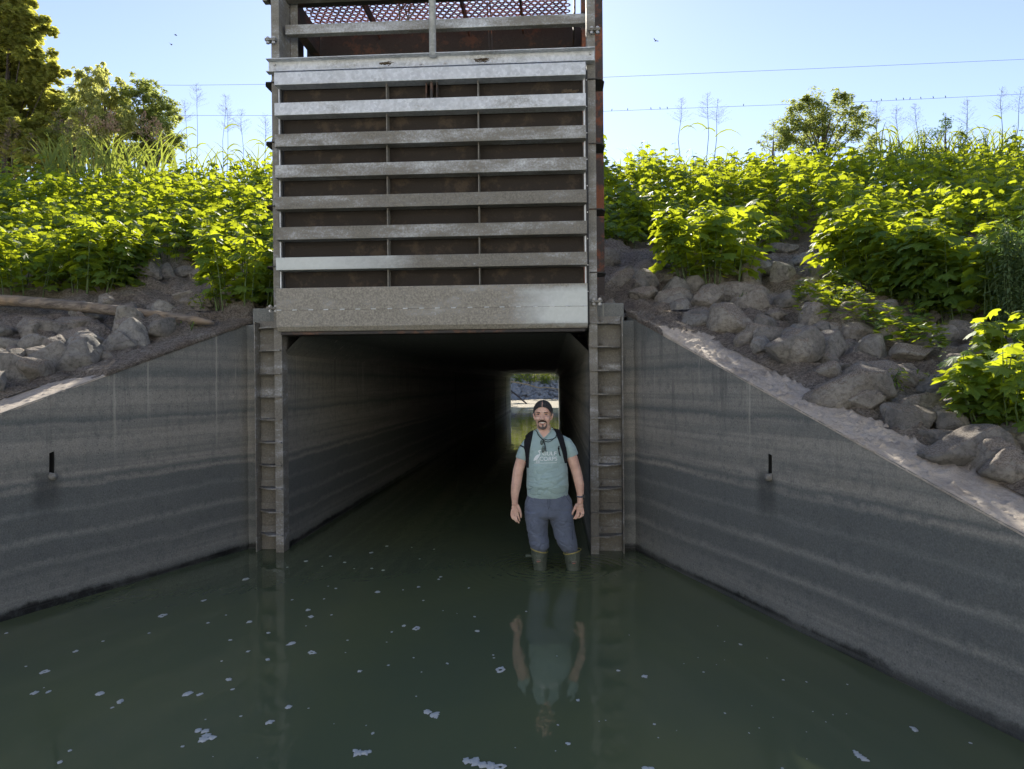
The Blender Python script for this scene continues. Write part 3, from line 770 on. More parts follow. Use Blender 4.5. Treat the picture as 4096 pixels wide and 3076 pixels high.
# background stands: nobody could count these
def stand(side, label):
    r2 = random.Random(11 if side < 0 else 23); st = MB(); lv = MB()
    y = 2.3
    while y < 9.6:
        x = -1.3
        while abs(x + 1.2) < 13.5:
            xx = x + r2.uniform(-.18, .18); yy = y + r2.uniform(-.18, .18)
            x += side * (.34 if yy < 6 else .42)
            if side < 0:
                lim = 2.3 + .5 * hump((xx, 1), .6, 2)
                if -3.3 < xx < -2.2: lim = 2.2
            else:
                lim = 3.1 + .5 * hump((xx, 1), .6, 2)
                if xx > 3.3: lim = 2.4 - min(1.6, (xx - 3.3) * .9)
            if yy < lim or (-2.7 < xx < .35 and yy < 2.4): continue
            if abs(xx + 1.2) > 9.5 and yy < 3.5: continue
            g = ground(xx, yy, False)
            hh = (.80 if yy < lim + .8 else .92) + .32 * hump((xx, yy), .55, 7) + .22 * hump((xx, yy), 1.4, 3) + .10 * r2.random()
            if side > 0 and xx < 3.2: hh *= .58 if yy < 4.6 else .8 if yy < 6.2 else 1.0
            if yy > 8: hh += .15
            if yy > 7.7 and -.8 < xx < .78: hh = 1.95  # taller plants added out of sight behind the tower to shade the water
            tall = hh > 1.9
            grow(st, lv, V((xx, yy, g)), hh, .20, 5 if tall else 2, 26 if tall else 15 if yy < 7.5 else 13, .115 if yy < 6 else .125, r2, low=.12, stem_n=3, thick=.006)
        y += .36 if y < 6 else .42
    ph = V((side * 4 - 1.2, 6, 3))
    o = lv.build('undergrowth', M['leaf'], None, origin=ph); o['kind'] = 'stuff'; tag(o, label, 'undergrowth')
    s = st.build('stems', M['stem'], o, origin=ph); 
stand(-1, 'dense waist-high stand of lobed mallow leaves covering the bank left of the gate')
stand(1, 'dense waist-high stand of lobed mallow leaves covering the bank right of the gate')

def plant(name, label, cat, base, height, spread, nst, nleaf, ls, seed, kind='lobed', mat='leaf', lean=(0, 0), low=.10, group=None, thick=.0065, droop=.28, topbias=1.0):
    root = thing(name, label, cat, base, group)
    r2 = random.Random(seed); st = MB(); lv = MB()
    grow(st, lv, base, height, spread, nst, nleaf, ls, r2, kind, lean, low, thick, droop, 5, topbias=topbias)
    st.build('stems', M['stem'], root, smooth=True); lv.build('leaves', M[mat], root)
    return root
def pxm(p): return (p - CAM).dot(FW) / F_PX      # metres per photo pixel at p
def plant_px(name, label, cat, bx, by, top, halfw, nst, nleaf, ls, seed, **k):
    b = on_ground(bx, by); s = pxm(b)
    return plant(name, label, cat, b, (by - top) * s, halfw * s * 1.3, nst, nleaf, ls, seed, **k)
GP = 'single mallow plants in front of the stands'
plant_px('mallow_plant', 'broad mallow clump at the left edge above the driftwood log', 'plant', 60, 1190, 900, 170, 21, 22, 0.118, 1, group=GP, topbias=1.3)
plant_px('mallow_plant', 'tallest sunlit mallow clump above the middle of the driftwood log', 'plant', 330, 1185, 855, 180, 24, 24, 0.118, 2, group=GP, topbias=1.3)
plant_px('mallow_plant', 'mallow clump overhanging the rocks at the right side of the log stand', 'plant', 470, 1170, 860, 95, 12, 22, 0.118, 3, group=GP, lean=(.10, 0))
plant_px('mallow_plant', 'bright backlit mallow bush pressed against the left gate guide', 'plant', 985, 1235, 880, 165, 25, 24, 0.112, 4, group=GP, low=.08)
plant_px('mallow_plant', 'round bright mallow bush standing alone on the right bank', 'plant', 2850, 1140, 820, 225, 28, 22, 0.136, 5, group=GP, topbias=1.4)
plant_px('mallow_plant', 'small bright mallow just right of the rusty post', 'plant', 2540, 960, 745, 80, 7, 19, 0.130, 6, group=GP)
plant_px('mallow_plant', 'tall sunlit mallow clump above the dark rock pile right of the lone bush', 'plant', 3500, 1190, 775, 160, 21, 22, 0.142, 7, group=GP, topbias=1.3)
plant_px('mallow_plant', 'big mallow clump with drooping leaves over the creeper patch', 'plant', 3690, 1265, 880, 150, 19, 22, 0.142, 8, group=GP, topbias=1.3)
plant_px('mallow_plant', 'broad bright-topped mallow clump beside the willowy shrub', 'plant', 3900, 1320, 880, 160, 21, 22, 0.142, 9, group=GP, topbias=1.3)
plant_px('mallow_plant', 'low lone mallow sprig hanging in front of the dark rocks right of the bush', 'plant', 3400, 1215, 1060, 60, 4, 12, .085, 10, group=GP)
plant_px('mallow_plant', 'bright yellow-green mallow at the right edge above the lowest boulders', 'plant', 4070, 1760, 1350, 190, 19, 19, 0.100, 12, group=GP)
plant_px('mallow_plant', 'second bright mallow half cut by the right edge, above the lowest one', 'plant', 4120, 1560, 1180, 130, 16, 20, .10, 21, group=GP)
plant_px('willowy_shrub', 'pale small-leaved willowy shrub at the right edge of the bank', 'shrub', 4110, 1400, 800, 130, 40, 110, .050, 13, kind='oval', mat='leaf_grey', low=.15, thick=.006)
SG = 'small seedlings between the right rocks'
plant_px('seedling', 'yellowish seedling with narrow leaves between the right rocks below the creeper', 'plant', 3560, 1590, 1440, 60, 4, 12, .055, 14, kind='oval', group=SG, low=.3)
plant_px('seedling', 'wispy seedling behind the broken slabs near the right boulders', 'plant', 3830, 1600, 1440, 60, 4, 12, .05, 15, kind='oval', group=SG, low=.3)
plant_px('seedling', 'seedling with broad pale leaves among the right boulders', 'plant', 3720, 1560, 1480, 50, 3, 8, .05, 19, kind='oval', group=SG, low=.3)
plant_px('seedling', 'small green sprig rising behind the smooth pale rock', 'plant', 2990, 1260, 1150, 30, 3, 10, .03, 16, kind='oval', group=SG, low=.2)
plant_px('seedling', 'tiny bright sprig at the right end of the log', 'plant', 740, 1315, 1270, 50, 4, 8, .03, 17, kind='oval', group=SG, low=.2)
plant_px('seedling', 'small leafy sprig growing from the litter between log and gate bush', 'plant', 800, 1250, 1170, 60, 5, 9, .045, 18, group=SG, low=.2)
# creeper on the right slope
def creeper():
    r2 = random.Random(31); lv = MB(); st = MB()
    for k in range(900):
        px = r2.uniform(3180, 3790); py = 1235 + (px - 3180) * .30 + r2.gauss(0, 38) + (40 if px > 3500 else 0)
        if px > 3700 and r2.random() < .5: continue
        p = on_ground(px, py); p.z = max(p.z, ground(p.x, p.y)) + .08 + r2.uniform(.02, .22) * (1 - abs(px - 3500) / 500)
        put_leaf(lv, p, V((r2.uniform(-.5, .5), r2.uniform(-.5, .3), 1)), V((r2.uniform(-1, 1), r2.uniform(-1, 1), 0)), r2.uniform(.032, .068), 'lobed' if k % 2 else 'oval', .2, r2.random(), r2)
    c = on_ground(3480, 1300)
    o = lv.build('creeper_leaves', M['leaf'], None, origin=c); o['kind'] = 'stuff'; tag(o, 'low creeper leaves spreading over rocks on the right bank', 'creeper')
creeper()

# ------------------------------------------------------------------ tall grass and blades on the crest
def grass_tall(label, px, top, seed, plume=True, y=8.6, group='tall seeding grasses on the crest', nbl=6, sway=0.0, red=False):
    r2 = random.Random(seed); b = atY(px, 600, y); b.z = ground(b.x, b.y, False); tp = atY(px + sway, top, y)
    root = thing('tall_grass', label, 'grass plant', b, group)
    H = tp.z - b.z; st = MB(); bl = MB(); pm = MB()
    pts = [b.lerp(tp, t) + V((.05 * math.sin(t * 3) * r2.uniform(-1, 1), 0, 0)) for t in (0, .3, .6, .85, 1)]
    st.tube(pts, [.008, .008, .006, .004, .002], 4, cap=False)
    for i in range(nbl):
        t = r2.uniform(.15, .72); p = b.lerp(tp, t); a = r2.choice((-1, 1)) * r2.uniform(.6, 1.2); L = r2.uniform(.35, .75)
        dx, dy = math.sin(a) * .8, r2.uniform(-.3, .3)
        q = []; 
        for k in range(6):
            s = k / 5; q.append(p + V((dx * L * s, dy * L * s, L * (.75 * s - .85 * s * s))))
        for k in range(5):
            w0 = .014 * (1 - (k / 5) ** 2); w1 = .014 * (1 - ((k + 1) / 5) ** 2)
            bl.add([q[k] + V((0, -w0, w0)), q[k] + V((0, w0, -w0)), q[k + 1] + V((0, w1, -w1)), q[k + 1] + V((0, -w1, w1))], [(0, 1, 2, 3)], r2.random())
    st.build('stalk', M['blade'], root); bl.build('blades', M['blade'], root)
    if plume:
        pl = min(.55, H * .3)
        for i in range(60):
            t = r2.random(); p = tp - V((0, 0, pl * t)); a = r2.uniform(0, 6.28); L = pl * .55 * (.25 + t) * r2.uniform(.5, 1)
            e = p + V((math.cos(a) * L, math.sin(a) * L * .6, L * r2.uniform(.3, .8)))
            pm.tube([p, e], [.0011, .0007], 3, cap=False)
            for k in range(4 if red else 2):
                c = p.lerp(e, r2.uniform(.4, 1)) + V((r2.uniform(-.01, .01), 0, r2.uniform(-.02, 0)))
                put_leaf(pm, c, V((r2.uniform(-1, 1), -1, r2.uniform(-1, 1))), V((0, 0, -1)), .022 if red else .014, 'oval', 0, r2.random(), r2)
        if not pm.c or len(pm.c) != len(pm.f): pm.c = [.5] * len(pm.f)
        pm.build('plume', M['plume'], root)
spots = [
 (785, 335, 'tallest plumed grass stalk left of the gate, a dark curled leaf at mid height', 6, 0), (745, 400, 'thin grass stalk leaning beside the tallest one left of the gate', 6, -8),
 (885, 380, 'fine plumed grass stalk between the tallest stalk and the gate', 5, 18), (905, 430, 'short plumed stalk just right of the fine one, gate side', 4, 4),
 (975, 440, 'wispy plumed grass nearest the left guide, outer stalk', 6, -10),  (1050, 455, 'wispy plumed grass close against the left guide', 5, 10),
 (2718, 395, 'plumed grass stalk first to the right of the rusty post', 5, 5), (2818, 375, 'tall plumed stalk with a second plume beside it, right bank crest', 5, 12),
 (2838, 395, 'slightly leaning plumed stalk touching the tall double one, right crest', 5, 35),  
 (3500, 405, 'pale plumed grass stalk just right of the crest shrub', 4, 10),  (3590, 420, 'third pale plumed stalk right of the crest shrub', 5, -4),
 (3672, 415, 'slender plumed stalk in the gap before the brushy mound', 4, -12),  (3862, 400, 'plumed stalk rising from the brushy mound, right one', 4, 6),
 (4000, 350, 'tallest plumed stalk near the right edge of the sky', 5, 8), (4045, 350, 'bent plumed stalk at the far right edge of the crest', 5, 40)]
for i, (px, top, lab, nb, sw) in enumerate(spots): grass_tall(lab, px, top, 100 + i, True, 8.6, nbl=nb, sway=sw)
reds = [(15, 540, 'reddish seed plume farthest left in front of the big tree'), (60, 470, 'reddish seed plume second from the left edge'), (115, 530, 'drooping reddish plume in front of the big tree trunk'), (235, 440, 'reddish plume at the foot of the big tree crown'),
        (290, 480, 'reddish plume between the big tree and the willowy tree'), (345, 440, 'reddish plume in front of the left side of the willowy tree'), (385, 465, 'reddish plume low before the willowy tree'), (425, 435, 'thick reddish plume before the willowy tree, left of two'),
        (460, 445, 'thick reddish plume before the willowy tree, right of two'), (570, 450, 'reddish plume under the dark round tree, left one'), (610, 470, 'reddish plume under the dark round tree, middle one'), (640, 490, 'reddish plume under the dark round tree, right one')]
for i, (px, top, lab) in enumerate(reds): grass_tall(lab, px, top, 200 + i, True, 9.2, nbl=3, sway=rnd.uniform(-15, 15), red=True, group='reddish seed plumes on the left crest')
def blades(label, x0, x1, top, n, seed, y):
    r2 = random.Random(seed); bl = MB()
    for i in range(n):
        px = r2.uniform(x0, x1); b = atY(px, 640, y + r2.uniform(-.3, .3)); b.z = ground(b.x, b.y, False) + .5
        tz = atY(px, top + r2.uniform(0, 70), y).z; H = tz - b.z; a = r2.uniform(-1, 1)
        q = []
        for k in range(8):
            s = k / 7; q.append(b + V((a * H * .75 * s ** 1.8, r2.uniform(-.01, .01), H * (1.25 * s - .32 * s ** 3.2))))
        for k in range(7):
            w0 = .017 * (1 - (k / 7) ** 2.5); w1 = .017 * (1 - ((k + 1) / 7) ** 2.5)
            bl.add([q[k] + V((-w0, -w0 * .3, 0)), q[k] + V((w0, w0 * .3, 0)), q[k + 1] + V((w1, w1 * .3, 0)), q[k + 1] + V((-w1, -w1 * .3, 0))], [(0, 1, 2, 3)], r2.random())
    c = atY((x0 + x1) / 2, 600, y)
    o = bl.build('grass', M['blade'], None, origin=c); o['kind'] = 'stuff'; tag(o, label, 'grass')
blades('arching yellow-green grass blades on the left crest below the trees', 170, 660, 505, 110, 5, 8.8)
blades('sparse green grass blades on the crest between the trees and the gate', 700, 1080, 540, 30, 6, 8.8)
blades('thin green grass blades along the crest right of the gate', 2480, 2960, 560, 30, 7, 8.8)
blades('brushy grass on the crest at the right edge of the picture', 3480, 4100, 480, 130, 8, 8.8)

# ------------------------------------------------------------------ trees and shrubs, from clumps at real distances
def crown_tree(name, label, cat, y, clumps, trunk_px, leaf, n_per, kind, mat, seed, zbase=5.35, spread=.9, hollow=.35, group=None, droopy=0):
    r2 = random.Random(seed); bx = atY(trunk_px, 600, y).x; base = V((bx, y, zbase)); root = thing(name, label, cat, base, group)
    wood = MB(); lv = MB(); cs = []
    for (px, py, pr) in clumps:
        yy = y + r2.uniform(-1, 1) * spread; c = atY(px, py, yy); cs.append((c, pr * pxm(c)))
    topc = max(cs, key=lambda c: c[0].z)[0]; mid = V((bx, y, (zbase + topc.z) / 2))
    wood.tube([base - V((0, 0, .3)), base.lerp(mid, .5) + V((.05, 0, 0)), mid, mid.lerp(topc, .6)], [q * (.3 if 'shrub' in cat else 1) for q in (.16, .13, .10, .03)], 8)
    for c, r in cs:
        s = base.lerp(mid, min(1, max(.3, (c.z - zbase) / (topc.z - zbase) * .9)))
        wood.tube([s, s.lerp(c, .5) + V((0, 0, .12)), c], [min(.035, r * .10), min(.018, r * .05), .004], 5)
        for k in range(5):
            e = c + V((r2.uniform(-1, 1), r2.uniform(-1, 1), r2.uniform(-.7, 1))).normalized() * r * .9; wood.tube([c, e], [.006, .002], 4)
        N = int(n_per * 4.2 * (max(r, .12) / .5) ** 2 + 60)
        sub = [(c + V((r2.gauss(0, .55), r2.gauss(0, .55), r2.gauss(0, .55))) * r, r * r2.uniform(.25, .45)) for _ in range(22)]
        for k in range(N):
            sc_, sr = r2.choice(sub); d = V((r2.gauss(0, 1), r2.gauss(0, 1), r2.gauss(0, 1))).normalized()
            p = sc_ + d * sr * r2.uniform(.3, 1)
            nr = V((r2.uniform(-.8, .8), r2.uniform(-.8, .8), 1)); tp = V((d.x, d.y, -.3 - droopy))
            put_leaf(lv, p, nr if not droopy else V((r2.uniform(-1, 1), r2.uniform(-1, 1), .3)), tp, leaf * r2.uniform(.6, 1.2), kind, .2, min(1, max(0, r2.gauss(.5, .28))), r2)
    wood.build('trunk', M['bark'], root, smooth=True); lv.build('crown', mat, root)
lt_olive = mat_leaf('olive_leaf', (.11, .15, .045), (.25, .24, .08), (.75, .74, .12), .5)
lt_willow = mat_leaf('willow_leaf', (.13, .165, .06), (.25, .27, .10), (.78, .78, .2), .5)
lt_round = mat_leaf('round_tree_leaf', (.09, .13, .05), (.19, .23, .08), (.60, .66, .15), .5)
crown_tree('broadleaf_tree', 'tall dense olive-green tree filling the top left corner', 'tree', 14,
  [(40, 30, 75), (110, 60, 60), (30, 130, 80), (120, 150, 62), (160, 110, 32), (60, 240, 85), (150, 230, 62), (205, 290, 42), (60, 340, 85), (150, 350, 70), (215, 400, 50), (60, 440, 85), (165, 470, 75), (240, 425, 38), (120, 540, 90), (20, 550, 90),
   (-60, 200, 120), (-60, 400, 120), (-80, 20, 110), (60, -70, 80), (-40, -120, 100), (40, 640, 90), (170, 620, 80), (255, 560, 50), (270, 650, 70)], 20, .085, 520, 'lobed', lt_olive, 41, spread=1.2)
crown_tree('willow_tree', 'feathery pale green willowy tree second from the left', 'tree', 12.5,
  [(412, 285, 20), (402, 325, 40), (318, 295, 20), (345, 330, 24), (360, 395, 52), (440, 385, 52), (480, 450, 48), (400, 470, 62), (500, 520, 48), (520, 470, 25), (330, 470, 40), (420, 540, 60), (360, 600, 60), (470, 610, 60), (330, 560, 50)], 430, .085, 800, 'oval', lt_willow, 42, spread=.6, droopy=.6)
crown_tree('round_tree', 'dark rounded tree right of the willowy tree', 'tree', 13,
  [(565, 345, 30), (610, 355, 30), (540, 395, 42), (625, 400, 32), (600, 440, 45), (685, 435, 30), (700, 465, 26), (600, 490, 50), (670, 500, 36), (560, 530, 50), (500, 360, 22), (640, 540, 40), (560, 600, 60), (650, 610, 55), (700, 560, 36)], 600, .085, 700, 'oval', lt_round, 43, spread=.7)
crown_tree('bushy_tree', 'low dark bush between the big tree and the willowy tree', 'tree', 13.5,
  [(300, 400, 30), (290, 450, 35), (270, 510, 45), (330, 520, 45), (220, 540, 50)], 300, .085, 700, 'oval', lt_round, 44, spread=.5)
crown_tree('crest_shrub', 'round leafy shrub rising alone on the right crest', 'shrub', 8.9,
  [(3179, 480, 50), (3230, 420, 36), (3225, 392, 16), (3290, 440, 55), (3345, 385, 22), (3372, 385, 14), (3380, 440, 45), (3430, 450, 30), (3150, 540, 50), (3300, 530, 70), (3430, 530, 48), (3210, 560, 60), (3180, 430, 34), (3300, 480, 60), (3430, 490, 44), (3240, 500, 55), (3110, 580, 50), (3480, 570, 44)], 3290, .055, 800, 'oval', lt_round, 45, spread=.25)
crown_tree('crest_shrub', 'thin scraggly shrub at the foot of the round crest shrub, left of it', 'shrub', 8.7,
  [(3060, 545, 16), (3095, 500, 18), (3110, 560, 26), (3040, 570, 14)], 3090, .035, 300, 'oval', lt_round, 46, spread=.2)
crown_tree('vine_clad_stub', 'narrow upright vine-covered stub on the right crest', 'shrub', 8.7,
  [(3782, 475, 18), (3785, 500, 18), (3775, 525, 24), (3700, 545, 30), (3740, 540, 30), (3850, 550, 30)], 3782, .035, 460, 'oval', M['leaf_dark'], 47, spread=.15)
for i, (px, py, lab) in enumerate(((2558, 560, 'small dark upright sprig on the crest right of the rusty post'), (2630, 575, 'low dark bushy sprig on the crest, second from the rusty post'), (3860, 470, 'dark leafy sprig on the brushy crest near the right edge, taller'), (3950, 490, 'dark leafy sprig close to the right edge of the crest'), (3600, 520, 'dark leafy sprig just left of the vine-clad stub'))):
    b = atY(px, 640, 8.5); b.z = ground(b.x, 8.5, False); tp = atY(px, py - 12, 8.5)
    plant('crest_sprig', lab, 'plant', b, tp.z - b.z, .09, 4, 34, .045, 60 + i, kind='oval', mat='leaf_dark', group='dark sprigs on the right crest', low=.5)

# ------------------------------------------------------------------ rocks
def rock_mesh(seed, sub=4, angular=1.0):
    r2 = random.Random(seed); bm = bmesh.new(); bmesh.ops.create_icosphere(bm, subdivisions=sub, radius=1)
    pl = []
    for i in range(12):
        d = V((r2.gauss(0, 1), r2.gauss(0, 1), r2.gauss(0, 1))).normalized(); pl.append((d, r2.uniform(.55, .95)))
    for v in bm.verts:
        d = v.co.normalized(); r = 1.15
        for n, h in pl:
            c = d.dot(n)
            if c > .05: r = min(r, h / c)
        r = r * angular + (1 - angular) * .9
        r += .05 * noise.noise(d * 2.2 + V((seed, 0, 0))) + .035 * noise.noise(d * 6 + V((seed, 3, 0))) + .02 * noise.noise(d * 15 + V((seed, 3, 9)))
        v.co = d * r
    me = bpy.data.meshes.new('rock'); bm.to_mesh(me); bm.free()
    for p in me.polygons: p.use_smooth = True
    return me
RM = [rock_mesh(i, 4, 1.0 if i % 3 else .8) for i in range(10)]
rk_lit = mat_rock('rock_littered', litter=.62); rk_pale = mat_rock('rock_pale', (.34, .325, .30), (.52, .50, .46), .25); rk_dark = mat_rock('rock_dark', (.25, .24, .225), (.43, .41, .38), .35)
RMAT = {'l': rk_lit, 'p': rk_pale, 'd': rk_dark}
RMESH = {}
for k, mt in RMAT.items():
    for i, me in enumerate(RM):
        c = me.copy(); c.materials.append(mt); RMESH[(k, i)] = c
def rock(label, px, py, w, h, kind, seed, group, name='rock'):
    r2 = random.Random(seed); b = on_ground(px, py + h * .30); s = pxm(b); b.z = max(b.z, ground(b.x, b.y))
    o = bpy.data.objects.new(name, RMESH[(kind, seed % 10)]); col.objects.link(o)
    o.location = (b.x, b.y + .04, b.z + h * s * .12)
    o.scale = (w * s * .60, w * s * .5 * r2.uniform(.8, 1.1), h * s * .64); o.rotation_euler = (r2.uniform(-.15, .15), r2.uniform(-.15, .15), r2.uniform(-.5, .5))
    tag(o, label, 'rock', group); return o
GL_, GR_ = 'rocks on the left bank', 'rocks on the right bank'
LR = [
 ('pale angular boulder under the middle of the log', 515, 1340, 130, 140, 'p'), ('small pale rock low beside the wing wall top, below the angular boulder', 352, 1385, 60, 60, 'p'),
 ('large grey boulder with a bright face beside the wing wall', 165, 1430, 150, 150, 'p'), ('biggest dark-based boulder at the left edge of the picture', 40, 1480, 170, 140, 'd'),
 ('litter-covered rock mound above the bright-faced boulder', 160, 1320, 190, 100, 'l'), ('flat litter-covered rock under the left half of the log', 310, 1300, 180, 90, 'l'),
 ('half-buried rock against the wing wall, right of the bright-faced boulder', 285, 1450, 100, 65, 'l'), ('low littered rock behind the small pale one', 385, 1425, 130, 55, 'l'),
 ('dark rounded rock at the foot of the left stand', 652, 1090, 100, 85, 'd'), ('flat grey slab right of the dark rounded rock', 740, 1080, 105, 42, 'd'),
 ('dark rock half under the mallow clump right of the log', 580, 1125, 110, 70, 'd'), ('rounded rock just behind the middle of the log', 640, 1228, 120, 60, 'l'),
 ('small squarish rock behind the log near its right end', 722, 1210, 70, 50, 'l'), ('small rock between log end and gate bush', 805, 1238, 70, 34, 'l'),
 ('small grey rock at the left edge above the bright-faced boulder', 30, 1385, 120, 60, 'p'), ('dark rock at the left edge just under the log', 10, 1345, 110, 55, 'd'),
 ('littered rock up the slope beyond the dark slab', 820, 1110, 110, 60, 'l'), ('brownish block next to the left guide splice', 1070, 1250, 55, 50, 'l'),
 ('small pebble-like rock on the left cap edge', 410, 1468, 40, 26, 'p')]
for i, (lab, px, py, w_, h_, k) in enumerate(LR): rock(lab, px, py, w_, h_, k, 300 + i * 7, GL_)
RR = [
 ('littered boulder close to the rusty post', 2500, 1112, 190, 75, 'l'), ('low littered rock under the boulder by the rusty post', 2470, 1155, 100, 50, 'l'), ('squat stone block beside the right guide splice', 2440, 1240, 60, 50, 'l'),
 ('grey boulder perched at the upper end of the wing wall top', 2690, 1213, 150, 85, 'p'), ('ragged littered rock at the very head of the right cap', 2580, 1192, 110, 50, 'l'),
 ('smooth pale oval boulder beside the wing wall top', 2850, 1280, 235, 90, 'p'), ('rough dark boulder right of the smooth pale one', 3020, 1325, 180, 115, 'l'), ('small rock below the rough dark boulder', 3000, 1395, 95, 60, 'l'),
 ('big pointed grey boulder mid-slope beside the cap', 3170, 1438, 200, 155, 'd'), ('broad grey boulder touching the pointed one', 3310, 1430, 150, 130, 'd'), ('narrow dark boulder right of the broad one', 3425, 1432, 95, 95, 'd'),
 ('littered mound under the creeper', 3280, 1345, 220, 95, 'l'), ('smooth grey stone topping the dark pile right of the bush', 3226, 1055, 115, 68, 'p'), ('small stone left of the smooth grey topping stone', 3147, 1073, 72, 60, 'd'),
 ('dark stone at the left end of the pile right of the bush', 3090, 1080, 80, 62, 'd'), ('dark square rock under the tall mallow clump', 3285, 1110, 95, 80, 'd'), ('dark stones deepest under the leaves right of the bush', 3120, 1010, 120, 60, 'd'),
 ('long littered rock behind the smooth pale boulder', 2980, 1195, 210, 80, 'l'), ('low littered rock behind the perched boulder', 2795, 1200, 160, 50, 'l'), ('small littered rock right of the long one', 3060, 1235, 120, 58, 'l'),
 ('long flat slab below the creeper', 3530, 1525, 250, 95, 'l'), ('upright broken slab end beside the flat one', 3630, 1515, 110, 105, 'l'), ('dark rock half hidden by the yellow seedling', 3740, 1548, 130, 105, 'd'),
 ('wide littered boulder against the middle of the cap', 3390, 1590, 290, 125, 'l'), ('small dark rock with a hollow behind it', 3570, 1612, 130, 62, 'd'), ('round dark boulder low against the cap', 3650, 1697, 215, 140, 'd'),
 ('small lighter rock between the two low round boulders', 3815, 1712, 120, 85, 'l'), ('tall dark boulder near the bright edge mallow', 3935, 1700, 140, 130, 'd'), ('largest grey boulder at the lower right against the cap', 3845, 1820, 310, 180, 'd'),
 ('littered rock sunk behind the largest boulder', 4020, 1815, 150, 95, 'l'), ('littered mound at the right edge beside the lower cap', 4050, 1915, 190, 130, 'l'), ('small rock below the wide littered boulder', 3480, 1655, 130, 66, 'l'),
 ('rock under the right end of the creeper', 3560, 1375, 150, 80, 'l'), ('rock just above the round dark boulder', 3520, 1590, 90, 50, 'l'), ('low rock beside the seedling with pale leaves', 3850, 1640, 110, 60, 'd')]
for i, (lab, px, py, w_, h_, k) in enumerate(RR): rock(lab, px, py, w_, h_, k, 500 + i * 3, GR_)

def fillers(n, side, ylo, yhi, wide, label, group, seed):
    r2 = random.Random(seed); done = []; k = 0; tries = 0
    while k < n and tries < 9000:
        tries += 1
        y = r2.uniform(ylo, yhi); off = r2.uniform(.50, wide); x = wall_x(side, y) + side * off
        w_ = r2.uniform(.17, .36)
        if any(math.hypot(x - a, y - b) < (w_ + c) * .46 for a, b, c in done): continue
        if side > 0 and y > 1.2 and off > 2.4: continue
        if side < 0 and abs(y - .3) < .25: continue
        done.append((x, y, w_)); k += 1
        kind = r2.choice('lllpd'); o = bpy.data.objects.new('rock', RMESH[(kind, (seed + k) % 10)]); col.objects.link(o)
        o.location = (x, y, max(ground(x, y), ground(x, y, False)) + w_ * .10)
        o.scale = (w_ * .60, w_ * .52, w_ * r2.uniform(.36, .50)); o.rotation_euler = (r2.uniform(-.3, .3), r2.uniform(-.3, .3), r2.uniform(0, 6))
        tag(o, label, 'rock', group)
fillers(170, 1, -3.3, 2.3, 3.6, 'small half-buried riprap rock filling the gaps on the right bank', 'gap-filling rocks on the right bank', 901)
fillers(46, -1, -2.4, .9, 2.2, 'small half-buried riprap rock filling the gaps on the left bank', 'gap-filling rocks on the left bank', 1301)

# driftwood log
def log():
    a = on_ground(-420, 1235); b = on_ground(865, 1305)
    a.z += .16; b.z += .02; b.y -= .03
    root = thing('driftwood_log', 'long weathered driftwood log lying across the left rocks', 'log', (a + b) / 2)
    N = 60; n = 20; vs = []; fs = []
    for i in range(N + 1):
        t = i / N; c = a.lerp(b, t) + V((0, 0, .05 * math.sin(t * 3.0))); r = .072 - .028 * t
        if t > .93: r *= 1 - ((t - .93) / .07) ** 2 * .75
        for k in range(n):
            an = 2 * math.pi * k / n; q = V((0, math.cos(an), math.sin(an)))
            rr = r * (1 + .14 * noise.noise(V((t * 3, math.cos(an) * 2.4, math.sin(an) * 2.4))) + .10 * noise.noise(V((t * 7, math.cos(an) * 9, math.sin(an) * 9))))
            vs.append(c + q * rr)
    for i in range(N):
        for k in range(n): fs.append((i * n + k, i * n + (k + 1) % n, (i + 1) * n + (k + 1) % n, (i + 1) * n + k))
    fs += [tuple(range(n)), tuple(N * n + k for k in range(n))[::-1]]
    t = NT('driftwood'); p = t.pos((2.2, 22, 22)); n1 = t.noise(p, 1.6, 8, .7, .6); n2 = t.noise(t.pos(), 3, 4)
    c = t.mix(t.ramp(n1, [(.35, 0.0), (.62, 1.0)]), (.055, .046, .040), (.23, .195, .16)); c = t.mix(t.ramp(n2, [(.5, 0.0), (.65, .6)]), c, (.33, .24, .15))
    mt = t.end(t.bsdf(c, .85, 0, t.bump(n1, .8, .012), .3))
    m_ = MB(); m_.add(vs, fs); m_.build('weathered_trunk', mt, root, smooth=True)
    s = MB(); c = a.lerp(b, .62); s.tube([c + V((0, -.02, -.02)), c + V((.10, -.07, -.07)), c + V((.16, -.075, -.075))], [.03, .024, .012], 8); s.build('split_branch_stub', mt, root, smooth=True)
log()
o = MB(); r2 = random.Random(2); put_leaf(o, on_ground(714, 1192) + V((0, 0, .03)), V((.2, -.8, .5)), V((1, 0, .3)), .045, 'lobed', .1, .5, r2)
o = o.build('fallen_leaf', mat_leaf('red_leaf', (.5, .07, .03), (.6, .10, .04), (.8, .15, .05), .4), None, origin=on_ground(714, 1192)); tag(o, 'small bright red-orange fallen leaf behind the right half of the log', 'leaf')

